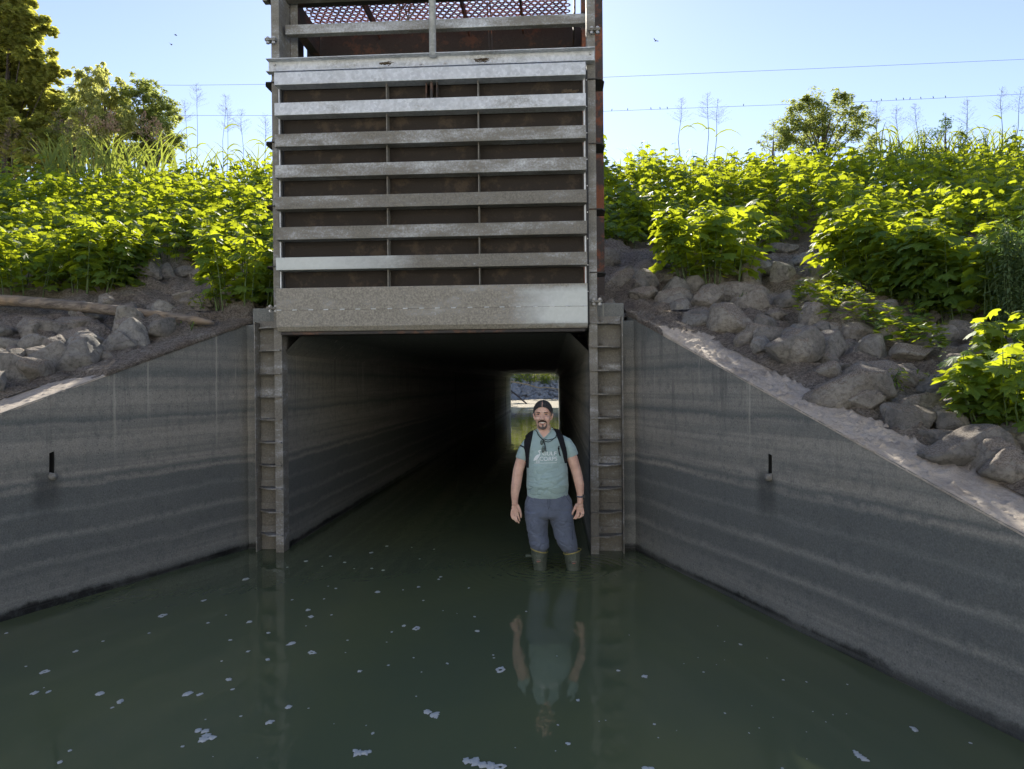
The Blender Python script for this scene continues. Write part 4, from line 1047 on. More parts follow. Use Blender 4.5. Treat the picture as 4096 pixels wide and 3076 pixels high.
# ------------------------------------------------------------------ wires and birds
wire_m = plain('wire', (.05, .05, .055), .6); bird_m = plain('bird_feathers', (.035, .035, .045), .7)
def wire(label, pts, y=60.0):
    w = [atY(px, py, y) for px, py in pts]; t = MB(); t.tube(w, .014, 5)
    o = t.build('power_line', wire_m, None, origin=w[0]); tag(o, label, 'power line', 'power lines across the sky')
    return w
wu = wire('upper power line across the sky, without birds', [(-900, 318), (235, 337), (740, 341), (1085, 337), (1700, 326), (2417, 309), (3200, 277), (4096, 237), (4900, 196)])
wl = wire('lower power line across the sky, dotted with small birds', [(-900, 452), (235, 460), (740, 462), (1085, 462), (1700, 457), (2417, 445), (2980, 424), (3500, 405), (4096, 376), (4900, 335)])
def wire_z(px):
    P = [(-900, 452), (235, 460), (740, 462), (1085, 462), (1700, 457), (2417, 445), (2980, 424), (3500, 405), (4096, 376), (4900, 335)]
    for (a, b), (c, d) in zip(P, P[1:]):
        if a <= px <= c: return b + (d - b) * (px - a) / (c - a)
def bird_mesh():
    q = MB()
    q.tube([(.0, .0, .0), (.005, 0, .03), (.01, 0, .07), (.012, 0, .11), (.018, 0, .135), (.028, 0, .155), (.03, 0, .175), (.028, 0, .19)], [.008, .03, .042, .036, .022, .026, .024, .006], 10)
    q.tube([(.05, 0, .165), (.072, 0, .163)], [.007, .001], 6)
    q.tube([(0, 0, .03), (-.03, 0, -.03), (-.045, 0, -.075)], [.02, .012, .006], 6)
    q.tube([(.01, .012, .01), (.01, .012, -.014)], .003, 4); q.tube([(.01, -.012, .01), (.01, -.012, -.014)], .003, 4)
    o = fuse(q, 'bird', bird_m, None, .006, 2); return o
bx = [123, 203, 322, 368, 405, 790, 1437, 1490, 1565, 1602, 1634, 1690, 1753, 1815]
names = ['leftmost small bird on the lower wire, nearest the rusty post', 'second small bird on the lower wire from the rusty post', 'bird on the wire, left of a close trio', 'bird in the middle of the close trio on the wire', 'bird at the right of the close trio on the wire', 'lone small bird on the wire midway to the crest shrub',
 'first bird on the wire right of the crest shrub', 'second bird on the wire right of the crest shrub', 'third bird on the wire right of the crest shrub', 'fourth bird right of the crest shrub, close to its neighbour', 'fifth bird on the wire right of the crest shrub', 'sixth bird on the wire right of the crest shrub', 'seventh bird on the wire, last but one to the right', 'rightmost small bird on the lower wire']
b0 = bird_mesh()
for i, (xx, lab) in enumerate(zip(bx, names)):
    px = 2350 + xx / 1.267; o = b0 if i == 0 else b0.copy()
    if i: col.objects.link(o)
    p = atY(px, wire_z(px), 60); o.location = p + V((0, 0, .026)); o.rotation_euler = (0, 0, rnd.choice((0, math.pi)) + rnd.uniform(-.5, .5)); o.scale = (.95,) * 3
    tag(o, lab, 'bird', 'small birds perched on the wire')
def fly(label, px, py, rz):
    p = atY(px, py, 40); q = MB()
    q.tube([(-.10, 0, 0), (-.05, 0, 0), (.02, 0, .005), (.07, 0, .01), (.09, 0, .01)], [.006, .02, .03, .022, .004], 8)
    for s in (-1, 1):
        q.add([(.03, s * .015, .012), (-.03, s * .015, .012), (-.06, s * .12, .05), (-.10, s * .22, .03), (0, s * .14, .055), (.03, s * .015, .004), (-.03, s * .015, .004), (-.06, s * .12, .042), (-.10, s * .22, .028), (0, s * .14, .047)],
              [(0, 1, 2, 4), (4, 2, 3), (5, 9, 7, 6), (9, 8, 7), (0, 4, 9, 5), (4, 3, 8, 9), (3, 2, 7, 8), (2, 1, 6, 7), (1, 0, 5, 6)])
    o = fuse(q, 'flying_bird', bird_m, None, .006, 1); o.location = p; o.rotation_euler = (.5, .3, rz); tag(o, label, 'bird', 'birds in flight')
fly('tiny bird flying over the willowy tree, upper of two', 703, 141, .4); fly('tiny bird flying over the willowy tree, lower of two', 684, 178, 1.3); fly('tiny bird flying right of the rusty post', 2622, 163, 2.0)

# ------------------------------------------------------------------ far side seen through the culvert
def far_side():
    r2 = random.Random(77); mt = mat_rock('far_rock', (.26, .26, .255), (.46, .455, .44), .1); ms = []
    for i in range(4):
        me = rock_mesh(40 + i, 2, 1.0); me.materials.append(mt); ms.append(me)
    n = 0
    lab = 'grey riprap stone on the sunlit bank beyond the culvert'
    pts = []
    while n < 200:
        x = r2.uniform(-4.2, 3.2); y = 62.6 + (r2.random() ** 1.0) * 4.6
        if any((x - a) ** 2 + (y - b) ** 2 < .10 for a, b in pts): continue
        pts.append((x, y))
        o = bpy.data.objects.new('riprap_stone', ms[n % 4]); col.objects.link(o); s = r2.uniform(.22, .45)
        o.location = (x, y, ground(x, y) + s * .2); o.scale = (s, s * .8, s * r2.uniform(.55, .8)); o.rotation_euler = (r2.uniform(-.3, .3), r2.uniform(-.3, .3), r2.uniform(0, 3))
        tag(o, lab, 'stone', 'riprap stones on the far bank'); n += 1
    q = MB(); base = [(v.co.copy()) for v in ms[0].vertices]; faces = [tuple(p.vertices) for p in ms[0].polygons]
    for k in range(700):
        x = r2.choice((-1, 1)) * r2.uniform(3.4, 14) - .5; y = 63 + r2.random() * 7; s = r2.uniform(.25, .5); z = ground(x, y) + s * .2
        q.add([(x + v.x * s, y + v.y * s * .8, z + v.z * s * .7) for v in base], faces)
    o = q.build('rubble', mt, None, origin=(0, 66, 1), smooth=True); o['kind'] = 'stuff'; tag(o, 'grey riprap continuing either side along the far bank', 'rubble')
    # vegetation above the stones
    lv = MB()
    for k in range(15000):
        x = r2.uniform(-13, 12); y = 66.6 + r2.random() * 8; h = (.8 + 6.5 * max(0, (y - 67.5) / 6) * (.6 + .6 * hump((x, y), .5, 5))) * r2.random()
        put_leaf(lv, V((x, y, ground(x, y) + h)), V((r2.uniform(-.7, .7), r2.uniform(-.7, .7), 1)), V((r2.uniform(-1, 1), r2.uniform(-1, 1), -.2)), r2.uniform(.16, .34), 'oval', .2, r2.random(), r2)
    o = lv.build('shrubbery', M['leaf'], None, origin=(0, 70, 3)); o['kind'] = 'stuff'; tag(o, 'bright green scrub above the stones beyond the culvert', 'scrub')
    c = atY(2180, 1530, 66.5); c.z = ground(c.x, c.y)
    plant('bright_bush', 'bright green bush among the stones beyond the culvert', 'bush', c, 1.5, .55, 16, 22, .15, 88, kind='oval', low=.1)
    # branch lying across
    b = MB(); pts = [(2030, 1525), (2060, 1529), (2110, 1538), (2140, 1547), (2160, 1552), (2180, 1549), (2205, 1552), (2240, 1558)]
    b.tube([atY(px, py, 63.8) for px, py in pts], [.07, .07, .065, .06, .06, .05, .045, .03], 7)
    o = b.build('fallen_branch', plain('pale_branch', (.40, .30, .17), .8), None, origin=atY(2110, 1538, 63.8)); tag(o, 'long pale branch lying across the far stones', 'branch')
    b = MB(); b.tube([atY(2020, 1545, 48), atY(2070, 1583, 47), atY(2126, 1632, 46)], [.07, .06, .05], 7)
    o = b.build('leaning_pole', M['dark_steel'], None, origin=atY(2070, 1583, 47)); tag(o, 'dark pole slanting into the water beyond the culvert', 'pole')
    # gravel bar just breaking the surface
    vs = []; fs = []
    for j in range(51):
        for i in range(41):
            x = -8 + i * .4; y = 36.5 + j * .5; z = -.05 + .07 * min(1, max(0, (y - 38) / 4)) + .10 * hump((x, y), .45, 6) + .03 * hump((x, y), 2.1, 6)
            vs.append((x, y, z))
    for j in range(50):
        for i in range(40): a = j * 41 + i; fs.append((a, a + 1, a + 42, a + 41))
    b = MB(); b.add(vs, fs); tag(b.build('gravel_bar', plain('pale_gravel', (.22, .185, .125), .9, 0, .2, 12, .3, .3), None, smooth=True), kind='structure')
far_side()

# ------------------------------------------------------------------ foam
FOAM_L = [(1062,343,30),(880,435,24),(703,501,44),(898,532,20),(976,498,12),(1077,527,28),(1158,575,24),(994,606,20),(1072,655,22),(957,697,14),(1156,690,28),(1260,621,42),(1347,661,42),(445,611,18),(327,654,24),(643,576,16),(112,720,14),(192,744,44),(149,835,40),(211,829,26),(190,812,10),(430,838,50),(519,871,40),(485,898,18),(811,838,50),(862,841,30),(988,776,34),(1005,819,24),(1247,895,38),(1166,961,46),(1041,935,18),(888,949,12),(789,1066,20),(301,1084,22),(259,1134,30),(920,1110,8),(1344,505,36),(1330,476,28),(1322,545,10),(1432,497,14),(1400,428,14),(1262,432,14),(1322,265,26),(1427,243,18),(1488,270,18),(1392,287,10),(1530,297,10),(1606,296,16),(1655,304,20),(1630,398,30),(1741,389,12),(1809,376,18),(1829,435,14),(1745,544,24),(1798,556,42),(1692,571,14),(1670,615,10),(1787,682,12),(1678,715,18),(1553,741,28),(1821,744,10),(1933,707,16),(2050,505,16),(2062,567,28),(2131,671,14),(2134,683,14),(2162,736,56),(1798,849,10),(1582,975,8),(1611,1009,20),(1333,901,10),(1493,660,10),(1501,607,14),(1443,968,6),(1112,1115,8),(1903,333,20),(2025,381,14),(1895,343,16),(1813,255,12),(1779,205,10),(1875,213,10),(1671,200,18),(1603,228,22),(1241,291,12),(1418,373,10),(1451,383,16),(1914,479,8),(1974,491,6),(28,576,20)]
FOAM_R = [(61,482,14),(458,738,22),(573,763,36),(194,675,8),(285,867,24),(198,973,12),(241,1054,28),(615,970,20),(632,1028,10),(711,997,6),(1168,1160,16),(987,625,20),(1172,778,16),(1272,787,10),(1449,798,10),(827,744,12),(918,612,8),(889,545,8),(1102,684,8),(1036,890,8),(920,922,12),(1025,1008,10),(1068,986,8),(1128,940,8),(1272,1003,8),(1300,915,8),(1356,960,8),(1387,929,8),(1445,925,8),(1740,992,42),(1980,1051,18),(1274,1120,8),(376,957,8),(405,953,10),(743,708,6),(506,584,6),(883,712,6),(918,692,6),(804,682,6),(188,1085,8),(14,1071,8)]
BIG = [('large ragged foam raft, upper half of a pair at the lower left', 'L', [(858,996,30),(885,1000,34)]), ('large ragged foam raft with a bluish sheen at the lower left', 'L', [(893,1018,34),(880,1036,44),(915,1027,40)]),
 ('curled c-shaped foam patch near the bottom centre', 'L', [(1535,1085,24),(1545,1096,34),(1575,1094,36),(1596,1088,20)]), ('two-lobed foam patch left of the reflected man', 'L', [(1845,916,34),(1878,928,36),(1885,938,20)]),
 ('longest foam streak at the bottom edge left of the reflected man', 'L', [(2015,1127,40),(2050,1132,44),(2085,1145,50),(2120,1150,50),(2160,1156,50)]), ('wavy foam streak near the lower right', 'R', [(1485,1092,26),(1500,1106,30),(1520,1118,36)]),
 ('bright foam sliver at the bottom edge right of the reflected man', 'R', [(575,1160,34),(600,1162,30)])]
t = NT('foam'); p = t.pos(); n1 = t.noise(p, 160, 4, .7)
foam_m = t.end(t.bsdf(t.mix(n1, (.30, .32, .31), (.62, .64, .62)), .6, 0, t.bump(n1, .6, .003), .5))
def foam(label, blobs, seed, group):
    r2 = random.Random(seed); q = MB(); o0 = None
    for (X, Y, w_) in blobs:
        c = atZ(X, Y, 0); s = pxm(c)
        if o0 is None: o0 = V((c.x, c.y, 0))
        rr = w_ / 1.08 * s * .5; n = 18; ring = rr > .02 and r2.random() < .35
        rx, ry = rr, rr * r2.uniform(1.0, 1.7) ; ph = r2.uniform(0, 9); rot = r2.uniform(-.4, .4)
        vs = []; K = 4
        for k in range(K + 1):
            f = k / K
            for i in range(n):
                a = 2 * math.pi * i / n; w = 1 + .55 * noise.noise(V((math.cos(a) * 1.3 + ph, math.sin(a) * 1.3, seed))) + .40 * noise.noise(V((math.cos(a) * 4 + ph, math.sin(a) * 4, seed)))
                fr = (.35 + .65 * f) if ring else f
                x, y = rx * w * fr * math.cos(a), ry * w * fr * math.sin(a)
                prof = math.sin(math.pi * min(1, f * .9 + .05)) if ring else math.sqrt(max(0, 1 - f * f))
                vs.append((c.x + x * math.cos(rot) - y * math.sin(rot), c.y + x * math.sin(rot) + y * math.cos(rot), .0015 + min(.006, rr * .25) * prof))
        fs = [(k * n + i, k * n + (i + 1) % n, (k + 1) * n + (i + 1) % n, (k + 1) * n + i) for k in range(K) for i in range(n)]
        q.add(vs, fs)
    o = q.build('foam_patch', foam_m, None, origin=o0, smooth=True); tag(o, label, 'foam', group)
GF = 'flecks of foam on the water'
k = 0
for side, L in (('L', FOAM_L), ('R', FOAM_R)):
    for (x, y, w_) in L:
        X = x / 1.08 + (2048 if side == 'R' else 0); Y = 2000 + y / 1.08; k += 1
        if w_ > 24: lab, gr = 'palm-sized whitish foam patch floating on the green water', 'foam patches on the water'
        else: lab, gr = 'small white fleck of foam floating on the green water', GF
        foam(lab, [(X, Y, w_ * .72)], k, gr)
for lab, side, bl in BIG:
    k += 1; foam(lab, [(x / 1.08 + (2048 if side == 'R' else 0), 2000 + y / 1.08, w_) for x, y, w_ in bl], k, None)
# ------------------------------------------------------------------ the man in the water
PY = -.55
def W(px, py, dy=0.0):
    return atY(px, py, PY + dy)
S = pxm(W(2190, 1900))          # metres per photo pixel at the man
skin_t = NT('skin'); _p = skin_t.pos(); _n = skin_t.noise(_p, 14, 5, .6); _n2 = skin_t.noise(_p, 130, 3, .6)
_c = skin_t.mix(skin_t.ramp(_n, [(.38, 0.0), (.62, 1.0)]), (.60, .37, .29), (.72, .48, .38))
skin_m = skin_t.end(skin_t.bsdf(_c, .55, 0, skin_t.bump(_n2, .25, .002), .4, **{'Subsurface Weight': .12, 'Subsurface Radius': (.02, .008, .004)}))
hair_m = plain('dark_hair', (.035, .033, .034), .4, 0, .4, 60, .5, .5)
beard_m = plain('greying_beard', (.19, .165, .155), .7, 0, .6, 110, .3, .5)
mous_m = plain('dark_moustache', (.030, .024, .022), .6, 0, .4, 120, .3, .5)
shirt_m = mat_cloth('grey_green_shirt', (.33, .45, .455), 300, .06)
pants_m = mat_cloth('slate_trousers', (.13, .155, .215), 300, .10)
boot_m = plain('olive_rubber', (.09, .11, .085), .45, 0, .12, 20, .5, .15)
black_m = plain('black_webbing', (.012, .013, .018), .75, 0, .2, 200, .3, .3)
white_m = plain('white_print', (.74, .80, .82), .7, 0, .04)
yellow_m = plain('yellow_rubber', (.42, .36, .12), .5)
def person():
    root = thing('person', 'man in a grey-green tee and rolled slate trousers standing knee-deep in rubber boots, smiling', 'person', (W(2190, 2278).x, PY, 0))
    yb = PY
    def L(px, py, hw, ry, dy=0): c = W(px, py, 0); return (c.x, yb + dy, c.z, hw * S, ry)
    # ---- one continuous body of skin
    b = MB()
    hc = W(2172, 1646)
    b.ball((hc.x, yb + .012, hc.z), (.0785, .096, .092))                          # cranium
    fc = W(2172, 1676); b.ball((fc.x, yb - .022, fc.z), (.066, .066, .078))      # face
    jc = W(2171, 1696); b.ball((jc.x, yb - .028, jc.z), (.052, .054, .046))      # jaw
    cc = W(2171, 1706); b.ball((cc.x, yb - .060, cc.z), (.024, .022, .020))      # chin
    for px in (2151, 2190):
        q = W(px, 1674); b.ball((q.x, yb - .060, q.z), (.022, .020, .019))        # cheeks
    q = W(2169, 1647); b.ball((q.x, yb - .068, q.z), (.050, .018, .012))           # brow
    n0, n1 = W(2169, 1653), W(2169, 1674)
    b.tube([(n0.x, yb - .076, n0.z), (n1.x, yb - .096, n1.z)], [.008, .014], 10)
    b.ball((n1.x, yb - .094, n1.z), (.018, .015, .011)); 
    q = W(2170, 1693); b.ball((q.x, yb - .074, q.z), (.026, .012, .009))           # lips
    for px, s in ((2137, -1), (2208, 1)):
        q = W(px, 1667); b.ball((q.x, yb + .004, q.z), (.010, .020, .033), Matrix.Rotation(s * .25, 3, 'Y'))
    nk0, nk1 = W(2174, 1700), W(2178, 1752); b.tube([(nk0.x, yb + .005, nk0.z), (nk1.x, yb + .030, nk1.z)], [.060, .058], 18)
    b.loft([L(2178, 1748, 40, .05, .03), L(2186, 1785, 66, .075, .03), L(2188, 1850, 70, .095, .02), L(2190, 1935, 72, .10, 0), L(2190, 1960, 66, .085, 0), L(2194, 2040, 74, .085, 0), L(2195, 2062, 70, .08, 0)][::-1])
    def limb(pts, rad, n=16):
        b.tube([(W(px, py).x, yb + dy, W(px, py).z) for px, py, dy in pts], rad, n)
    limb([(2130, 1785, .03), (2103, 1806, .02), (2086, 1840, .01), (2073, 1880, .005), (2069, 1908, 0), (2064, 1945, -.015), (2060, 1975, -.02), (2060, 1998, -.025), (2061, 2018, -.028)], [.045, .048, .049, .046, .045, .043, .035, .028, .024])
    limb([(2244, 1780, .03), (2272, 1798, .02), (2290, 1835, .01), (2302, 1872, .005), (2310, 1903, 0), (2318, 1940, -.015), (2321, 1970, -.02), (2321, 1992, -.025), (2320, 2012, -.028)], [.045, .048, .048, .044, .043, .040, .032, .027, .024])
    limb([(2150, 2060, 0), (2153, 2150, 0), (2160, 2200, 0), (2161, 2290, 0), (2160, 2400, .0)], [.085, .075, .060, .050, .042])
    limb([(2243, 2060, 0), (2262, 2150, 0), (2282, 2200, 0), (2294, 2290, 0), (2296, 2400, .0)], [.085, .075, .060, .050, .042])
    # hands: palm, four unequal bent fingers, thumb from the side of the palm
    def hand(palm, fingers, thumb, sgn):
        for (px, py, rx, rz) in palm:
            c = W(px, py); b.ball((c.x, yb - .028, c.z), (rx, .017, rz))
        for (pts, r0) in fingers:
            b.tube([(W(px, py).x, yb + dy, W(px, py).z) for px, py, dy in pts], [r0, r0, r0 * .92, r0 * .72][:len(pts)], 10)
            e = pts[-1]; c = W(e[0], e[1]); b.ball((c.x, yb + e[2], c.z), r0 * .74, nu=8, nv=6)
        b.tube([(W(px, py).x, yb + dy, W(px, py).z) for px, py, dy in thumb], [.015, .0125, .011, .008], 10)
        e = thumb[-1]; c = W(e[0], e[1]); b.ball((c.x, yb + e[2], c.z), .0085, nu=8, nv=6)
    hand([(2060, 2012, .028, .022), (2062, 2026, .034, .028), (2061, 2040, .037, .026)],
         [([(2048, 2040, -.030), (2046, 2055, -.040), (2050, 2068, -.046), (2055, 2075, -.040)], .0078),
          ([(2055, 2044, -.032), (2055, 2060, -.044), (2060, 2074, -.052), (2066, 2083, -.046)], .0083),
          ([(2063, 2045, -.034), (2065, 2062, -.046), (2070, 2077, -.056), (2077, 2087, -.052)], .0085),
          ([(2070, 2042, -.034), (2074, 2058, -.046), (2078, 2070, -.054), (2081, 2079, -.050)], .0082)],
         [(2070, 2018, -.034), (2079, 2034, -.050), (2084, 2050, -.056), (2086, 2064, -.054)], 1)
    hand([(2320, 2006, .027, .022), (2318, 2020, .034, .028), (2319, 2035, .037, .026)],
         [([(2331, 2036, -.028), (2334, 2048, -.038), (2331, 2058, -.046), (2325, 2064, -.040)], .0078),
          ([(2324, 2040, -.030), (2326, 2054, -.044), (2321, 2064, -.052), (2314, 2068, -.046)], .0083),
          ([(2316, 2040, -.034), (2314, 2056, -.048), (2308, 2066, -.056), (2301, 2071, -.052)], .0085),
          ([(2309, 2037, -.034), (2306, 2052, -.050), (2300, 2063, -.058), (2294, 2070, -.054)], .0083)],
         [(2308, 2014, -.036), (2299, 2028, -.052), (2293, 2040, -.058), (2289, 2052, -.056)], -1)
    body = fuse(b, 'body', skin_m, root, .0034, 4)
    # deepen the eye sockets and mouth line
    o0 = root.location
    for v in body.data.vertices:
        w = v.co + o0
        if w.y < yb - .03:
            for ex in (2153, 2186):
                c = W(ex, 1657); d = math.hypot(w.x - c.x, (w.z - c.z) * 1.5)
                if d < .018: v.co.y += .009 * (1 - (d / .018) ** 2)
    body.data.update()
    def bvh(objs):
        vs = []; fs = []
        for o in objs:
            b0 = len(vs); off = root.location
            vs += [v.co + off for v in o.data.vertices]; fs += [tuple(b0 + i for i in p.vertices) for p in o.data.polygons]
        return BVHTree.FromPolygons(vs, fs)
    tree_body = bvh([body])
    def cast(tree, x, z, fallback):
        h = tree.ray_cast(V((x, yb - .6, z)), V((0, 1, 0)))
        return h[0].y if h[0] is not None else fallback
    def decal(name, poly, tree, mat, off, thick, parent, cuts=3, fb=None, smooth=False, pxs=True):
        P = [W(px, py) for px, py in poly] if pxs else [V(p) for p in poly]
        tri = tessellate_polygon([[V((p.x, p.z, 0)) for p in P]])
        bm = bmesh.new(); vv = [bm.verts.new((p.x, 0, p.z)) for p in P]
        for t_ in tri:
            try: bm.faces.new([vv[i] for i in t_])
            except ValueError: pass
        for _ in range(cuts):
            le = [e for e in bm.edges if e.calc_length() > .010]
            if not le: break
            bmesh.ops.subdivide_edges(bm, edges=le, cuts=1); bmesh.ops.triangulate(bm, faces=[f for f in bm.faces if len(f.verts) > 3])
        for v in bm.verts:
            y = cast(tree, v.co.x, v.co.z, fb if fb is not None else yb); v.co.y = y - off
        bmesh.ops.recalc_face_normals(bm, faces=bm.faces)
        if sum(f.normal.y for f in bm.faces) > 0: bmesh.ops.reverse_faces(bm, faces=bm.faces)
        for v in bm.verts: v.co = v.co - root.location
        me = bpy.data.meshes.new(name); bm.to_mesh(me); bm.free()
        o = link(name, me, mat, parent, smooth)
        md = o.modifiers.new('s', 'SOLIDIFY'); md.thickness = thick; md.offset = 1
        return o
    # ---- hair drawn back from a centre part
    vs = []; fs = []; nu, nv = 120, 60; c = V((hc.x, yb + .014, hc.z + .002))
    def hairline(x):       # lowest z of the hair on the front of the head
        d = (x - (hc.x - .006)) / .080
        return W(2172, 1627).z - .020 * abs(d) ** 1.3 - .052 * abs(d) ** 4
    def hp(th, ph):
        d = V((math.sin(th) * math.cos(ph), math.sin(th) * math.sin(ph), math.cos(th)))
        part = math.exp(-((d.x + .07) / .045) ** 2) * (1 if d.y < .3 else 0)
        st = .010 * noise.noise(V((d.x * 34, abs(d.y) * 3, d.z * 5))) + .006 * math.sin(d.x * 60)
        return c + V((d.x * .0815, d.y * .100, d.z * .0945)) * (1 + st - .030 * part)
    for j in range(nv + 1):
        for i in range(nu): vs.append(hp(math.pi * j / nv, 2 * math.pi * i / nu))
    keep = {}
    for j in range(nv):
        for i in range(nu):
            q = [j * nu + i, (j + 1) * nu + i, (j + 1) * nu + (i + 1) % nu, j * nu + (i + 1) % nu]
            m_ = sum((vs[k] for k in q), V((0, 0, 0))) / 4
            front = m_.y < yb + .022
            if front and m_.z < hairline(m_.x): continue
            if m_.z < hc.z - .055: continue
            fs.append(tuple(q))
            for k in q: keep[k] = front
    for k, front in keep.items():      # pull the ragged front edge onto the hairline
        v = vs[k]
        if front and abs(v.z - hairline(v.x)) < .006 and v.z < hairline(v.x): v.z = hairline(v.x)
    hr = MB(); hr.add(vs, fs); h = hr.build('hair', hair_m, root, smooth=True); md = h.modifiers.new('s', 'SOLIDIFY'); md.thickness = .0035; md.offset = 1
    pt = MB(); pt.tube([hp(t_, -math.pi / 2 - .07 / max(.12, math.sin(t_))) + V((0, -.0030, .0022)) for t_ in (.28, .45, .65, .85, 1.02, 1.14)], [.0008, .0016, .0019, .0021, .0023, .0022], 6)
    pt.build('hair_parting', skin_m, root, smooth=True)
    for px in (2139, 2206):
        q = W(px, 1652); t_ = MB(); t_.ball((q.x, yb - .020, q.z), (.006, .020, .026)); t_.build('sideburn', beard_m, root, smooth=True)
    # ---- face
    D = lambda n, poly, mt, off=.0008, th=.0015, cuts=3: decal(n, poly, tree_body, mt, off, th, root, cuts)
    def poly(cx, cy, pts): return [(cx + a, cy + b_) for a, b_ in pts]
    for ex, s in ((2153, -1), (2185, 1)):
        D('eyebrow', poly(ex, 1650, [(-9 * s, 0), (-6 * s, -2.6), (0, -3.6), (6 * s, -2.6), (10 * s, 1.4), (6 * s, -.6), (0, -1.3), (-7 * s, 1)]), mous_m)
        D('eye', poly(ex, 1657.5, [(-6, 0), (-3, -1.9), (1, -2.1), (5, -1.1), (6, .2), (3, 1.5), (-2, 1.7)]), plain('eye_white', (.42, .38, .36), .3, 0, .03), .0006, .0008)
        D('iris', poly(ex, 1657.3, [(-2.1, -1), (0, -1.9), (2.1, -1), (2.1, .8), (0, 1.6), (-2.1, .8)]), plain('iris_brown', (.03, .018, .012), .2, 0, .03), .0016, .0006)
        D('eyelid', poly(ex, 1655, [(-7.5 * s, 1.3), (-3 * s, -1.2), (2 * s, -1.4), (7.5 * s, 1.8), (7 * s, 2.8), (2 * s, .4), (-3 * s, .6), (-7 * s, 2.2)]), plain('lid_shade', (.22, .11, .085), .6, 0, .05), .0018, .001)
        D('eye_pouch', poly(ex, 1663, [(-7, -.4), (-2, 1.6), (4, 1.5), (8, -.6), (4, .5), (-2, .6)]), plain('pouch_skin', (.36, .19, .145), .6, 0, .05), .0008, .0008)
    for s in (-1, 1):
        D('smile_crease', [(2169 + s * 9, 1673), (2169 + s * 14, 1679), (2169 + s * 18.5, 1688), (2169 + s * 17, 1688.5), (2169 + s * 12.6, 1680), (2169 + s * 8, 1674.5)], plain('crease_skin', (.34, .18, .14), .6, 0, .05), .0006, .0006)
        D('nostril', [(2169 + s * 2.5, 1677.6), (2169 + s * 5, 1676.8), (2169 + s * 5.4, 1678.4), (2169 + s * 3, 1678.9)], plain('nostril_dark', (.08, .035, .03), .7), .0012, .0006)
    D('moustache', [(2153, 1688), (2155, 1682), (2161, 1679.5), (2169, 1678.5), (2178, 1679.5), (2185, 1682.5), (2188.5, 1689), (2188, 1694), (2185, 1688), (2178, 1685.5), (2170, 1685), (2161, 1685.5), (2156, 1688), (2155, 1693)], mous_m, .001, .004)
    D('teeth', [(2158.5, 1686.5), (2164, 1687), (2177, 1687), (2183, 1686.2), (2180, 1689.6), (2172, 1691), (2164, 1690.3)], plain('teeth_white', (.62, .60, .56), .3, 0, .02), .0022, .001)
    D('lower_lip', [(2159, 1689), (2164, 1692), (2172, 1692.8), (2180, 1691.3), (2183, 1688.5), (2180, 1694), (2172, 1695.6), (2163, 1694.3)], plain('lip', (.33, .13, .11), .5, 0, .05), .0016, .002)
    D('goatee', [(2153.5, 1692), (2156.5, 1698), (2160, 1703), (2167, 1705), (2177, 1705), (2183, 1702), (2186, 1693), (2188.5, 1696), (2187, 1705), (2182, 1713), (2172, 1716.5), (2162, 1714), (2155.5, 1706)], beard_m, .0010, .004)
    D('soul_patch', [(2167, 1696.5), (2176, 1696.5), (2174, 1705.5), (2169, 1705.5)], beard_m, .0008, .0015)
    # ---- shirt
    t = MB()
    t.loft([L(2190, 1988, 79, .118, -.004), L(2190, 1966, 82.5, .128, -.006), L(2190, 1940, 85, .138, -.010), L(2189, 1905, 83, .132, -.006), L(2188, 1850, 81, .118, .004), L(2188, 1800, 85, .112, .012),
            L(2186, 1770, 87, .102, .020), L(2184, 1752, 82, .090, .028), L(2181, 1738, 62, .080, .030), L(2177, 1719, 41, .068, .026)])
    for pts, rad in (([(2136, 1766), (2115, 1781), (2098, 1808), (2088, 1838)], [.058, .062, .061, .060]), ([(2240, 1765), (2262, 1776), (2279, 1800), (2289, 1826)], [.058, .062, .061, .060])):
        t.tube([(W(px, py).x, yb + .02, W(px, py).z) for px, py in pts], rad, 18)
    def folds(co):
        f = .0045 * noise.noise(V((co.x * 9 + co.z * 5, co.y * 6, co.z * 13 - co.x * 6)))
        g_ = abs(noise.noise(V((co.x * 13 - co.z * 7, co.y * 8, co.z * 24))))
        low = max(0, min(1, (.95 - co.z) / .25))
        return (f - .006 * max(0, .14 - g_) / .14 * (.35 + low)) * (0 if abs(co.z - W(2190, 1986).z) < .012 else 1) * (.25 if abs(co.x - W(2188, 1900).x) > .19 else 1)
    shirt = fuse(t, 'shirt', shirt_m, root, .0055, 4, folds)
    tree_s = bvh([shirt]); tree_sb = bvh([shirt, body])
    # cuffs and hem: thin stitched bands
    def band(nm, px0, py0, px1, py1, r, sag=0):
        pass
    # neckline opening showing skin, with a rolled collar
    neck = [(2152, 1722), (2160, 1735), (2167, 1745), (2174, 1752), (2184, 1744), (2196, 1732), (2204, 1718), (2200, 1708), (2156, 1708)]
    decal('neck_skin', neck[:7] + [(2190, 1719), (2166, 1720)], tree_sb, skin_m, .0012, .0012, root)
    cl = MB(); 
    def surf(px, py, off=.004):
        p = W(px, py); y = cast(tree_sb, p.x, p.z, yb - .05); p = atY(px, py, y - off); return p
    def strip(nm, pts, r, mat, par, off=.003, n=8):
        q = MB(); q.tube([surf(px, py, off) for px, py in pts], r, n); return q.build(nm, mat, par, smooth=True, origin=root.location)
    strip('collar', [(2149, 1716), (2153, 1726), (2161, 1738), (2168, 1748), (2174, 1754), (2184, 1747), (2196, 1735), (2206, 1721), (2208, 1712)], .0065, shirt_m, shirt)
    strip('hem', [(2112, 1968), (2130, 1977), (2155, 1984), (2190, 1988), (2225, 1985), (2250, 1977), (2267, 1967)], .0045, shirt_m, shirt)
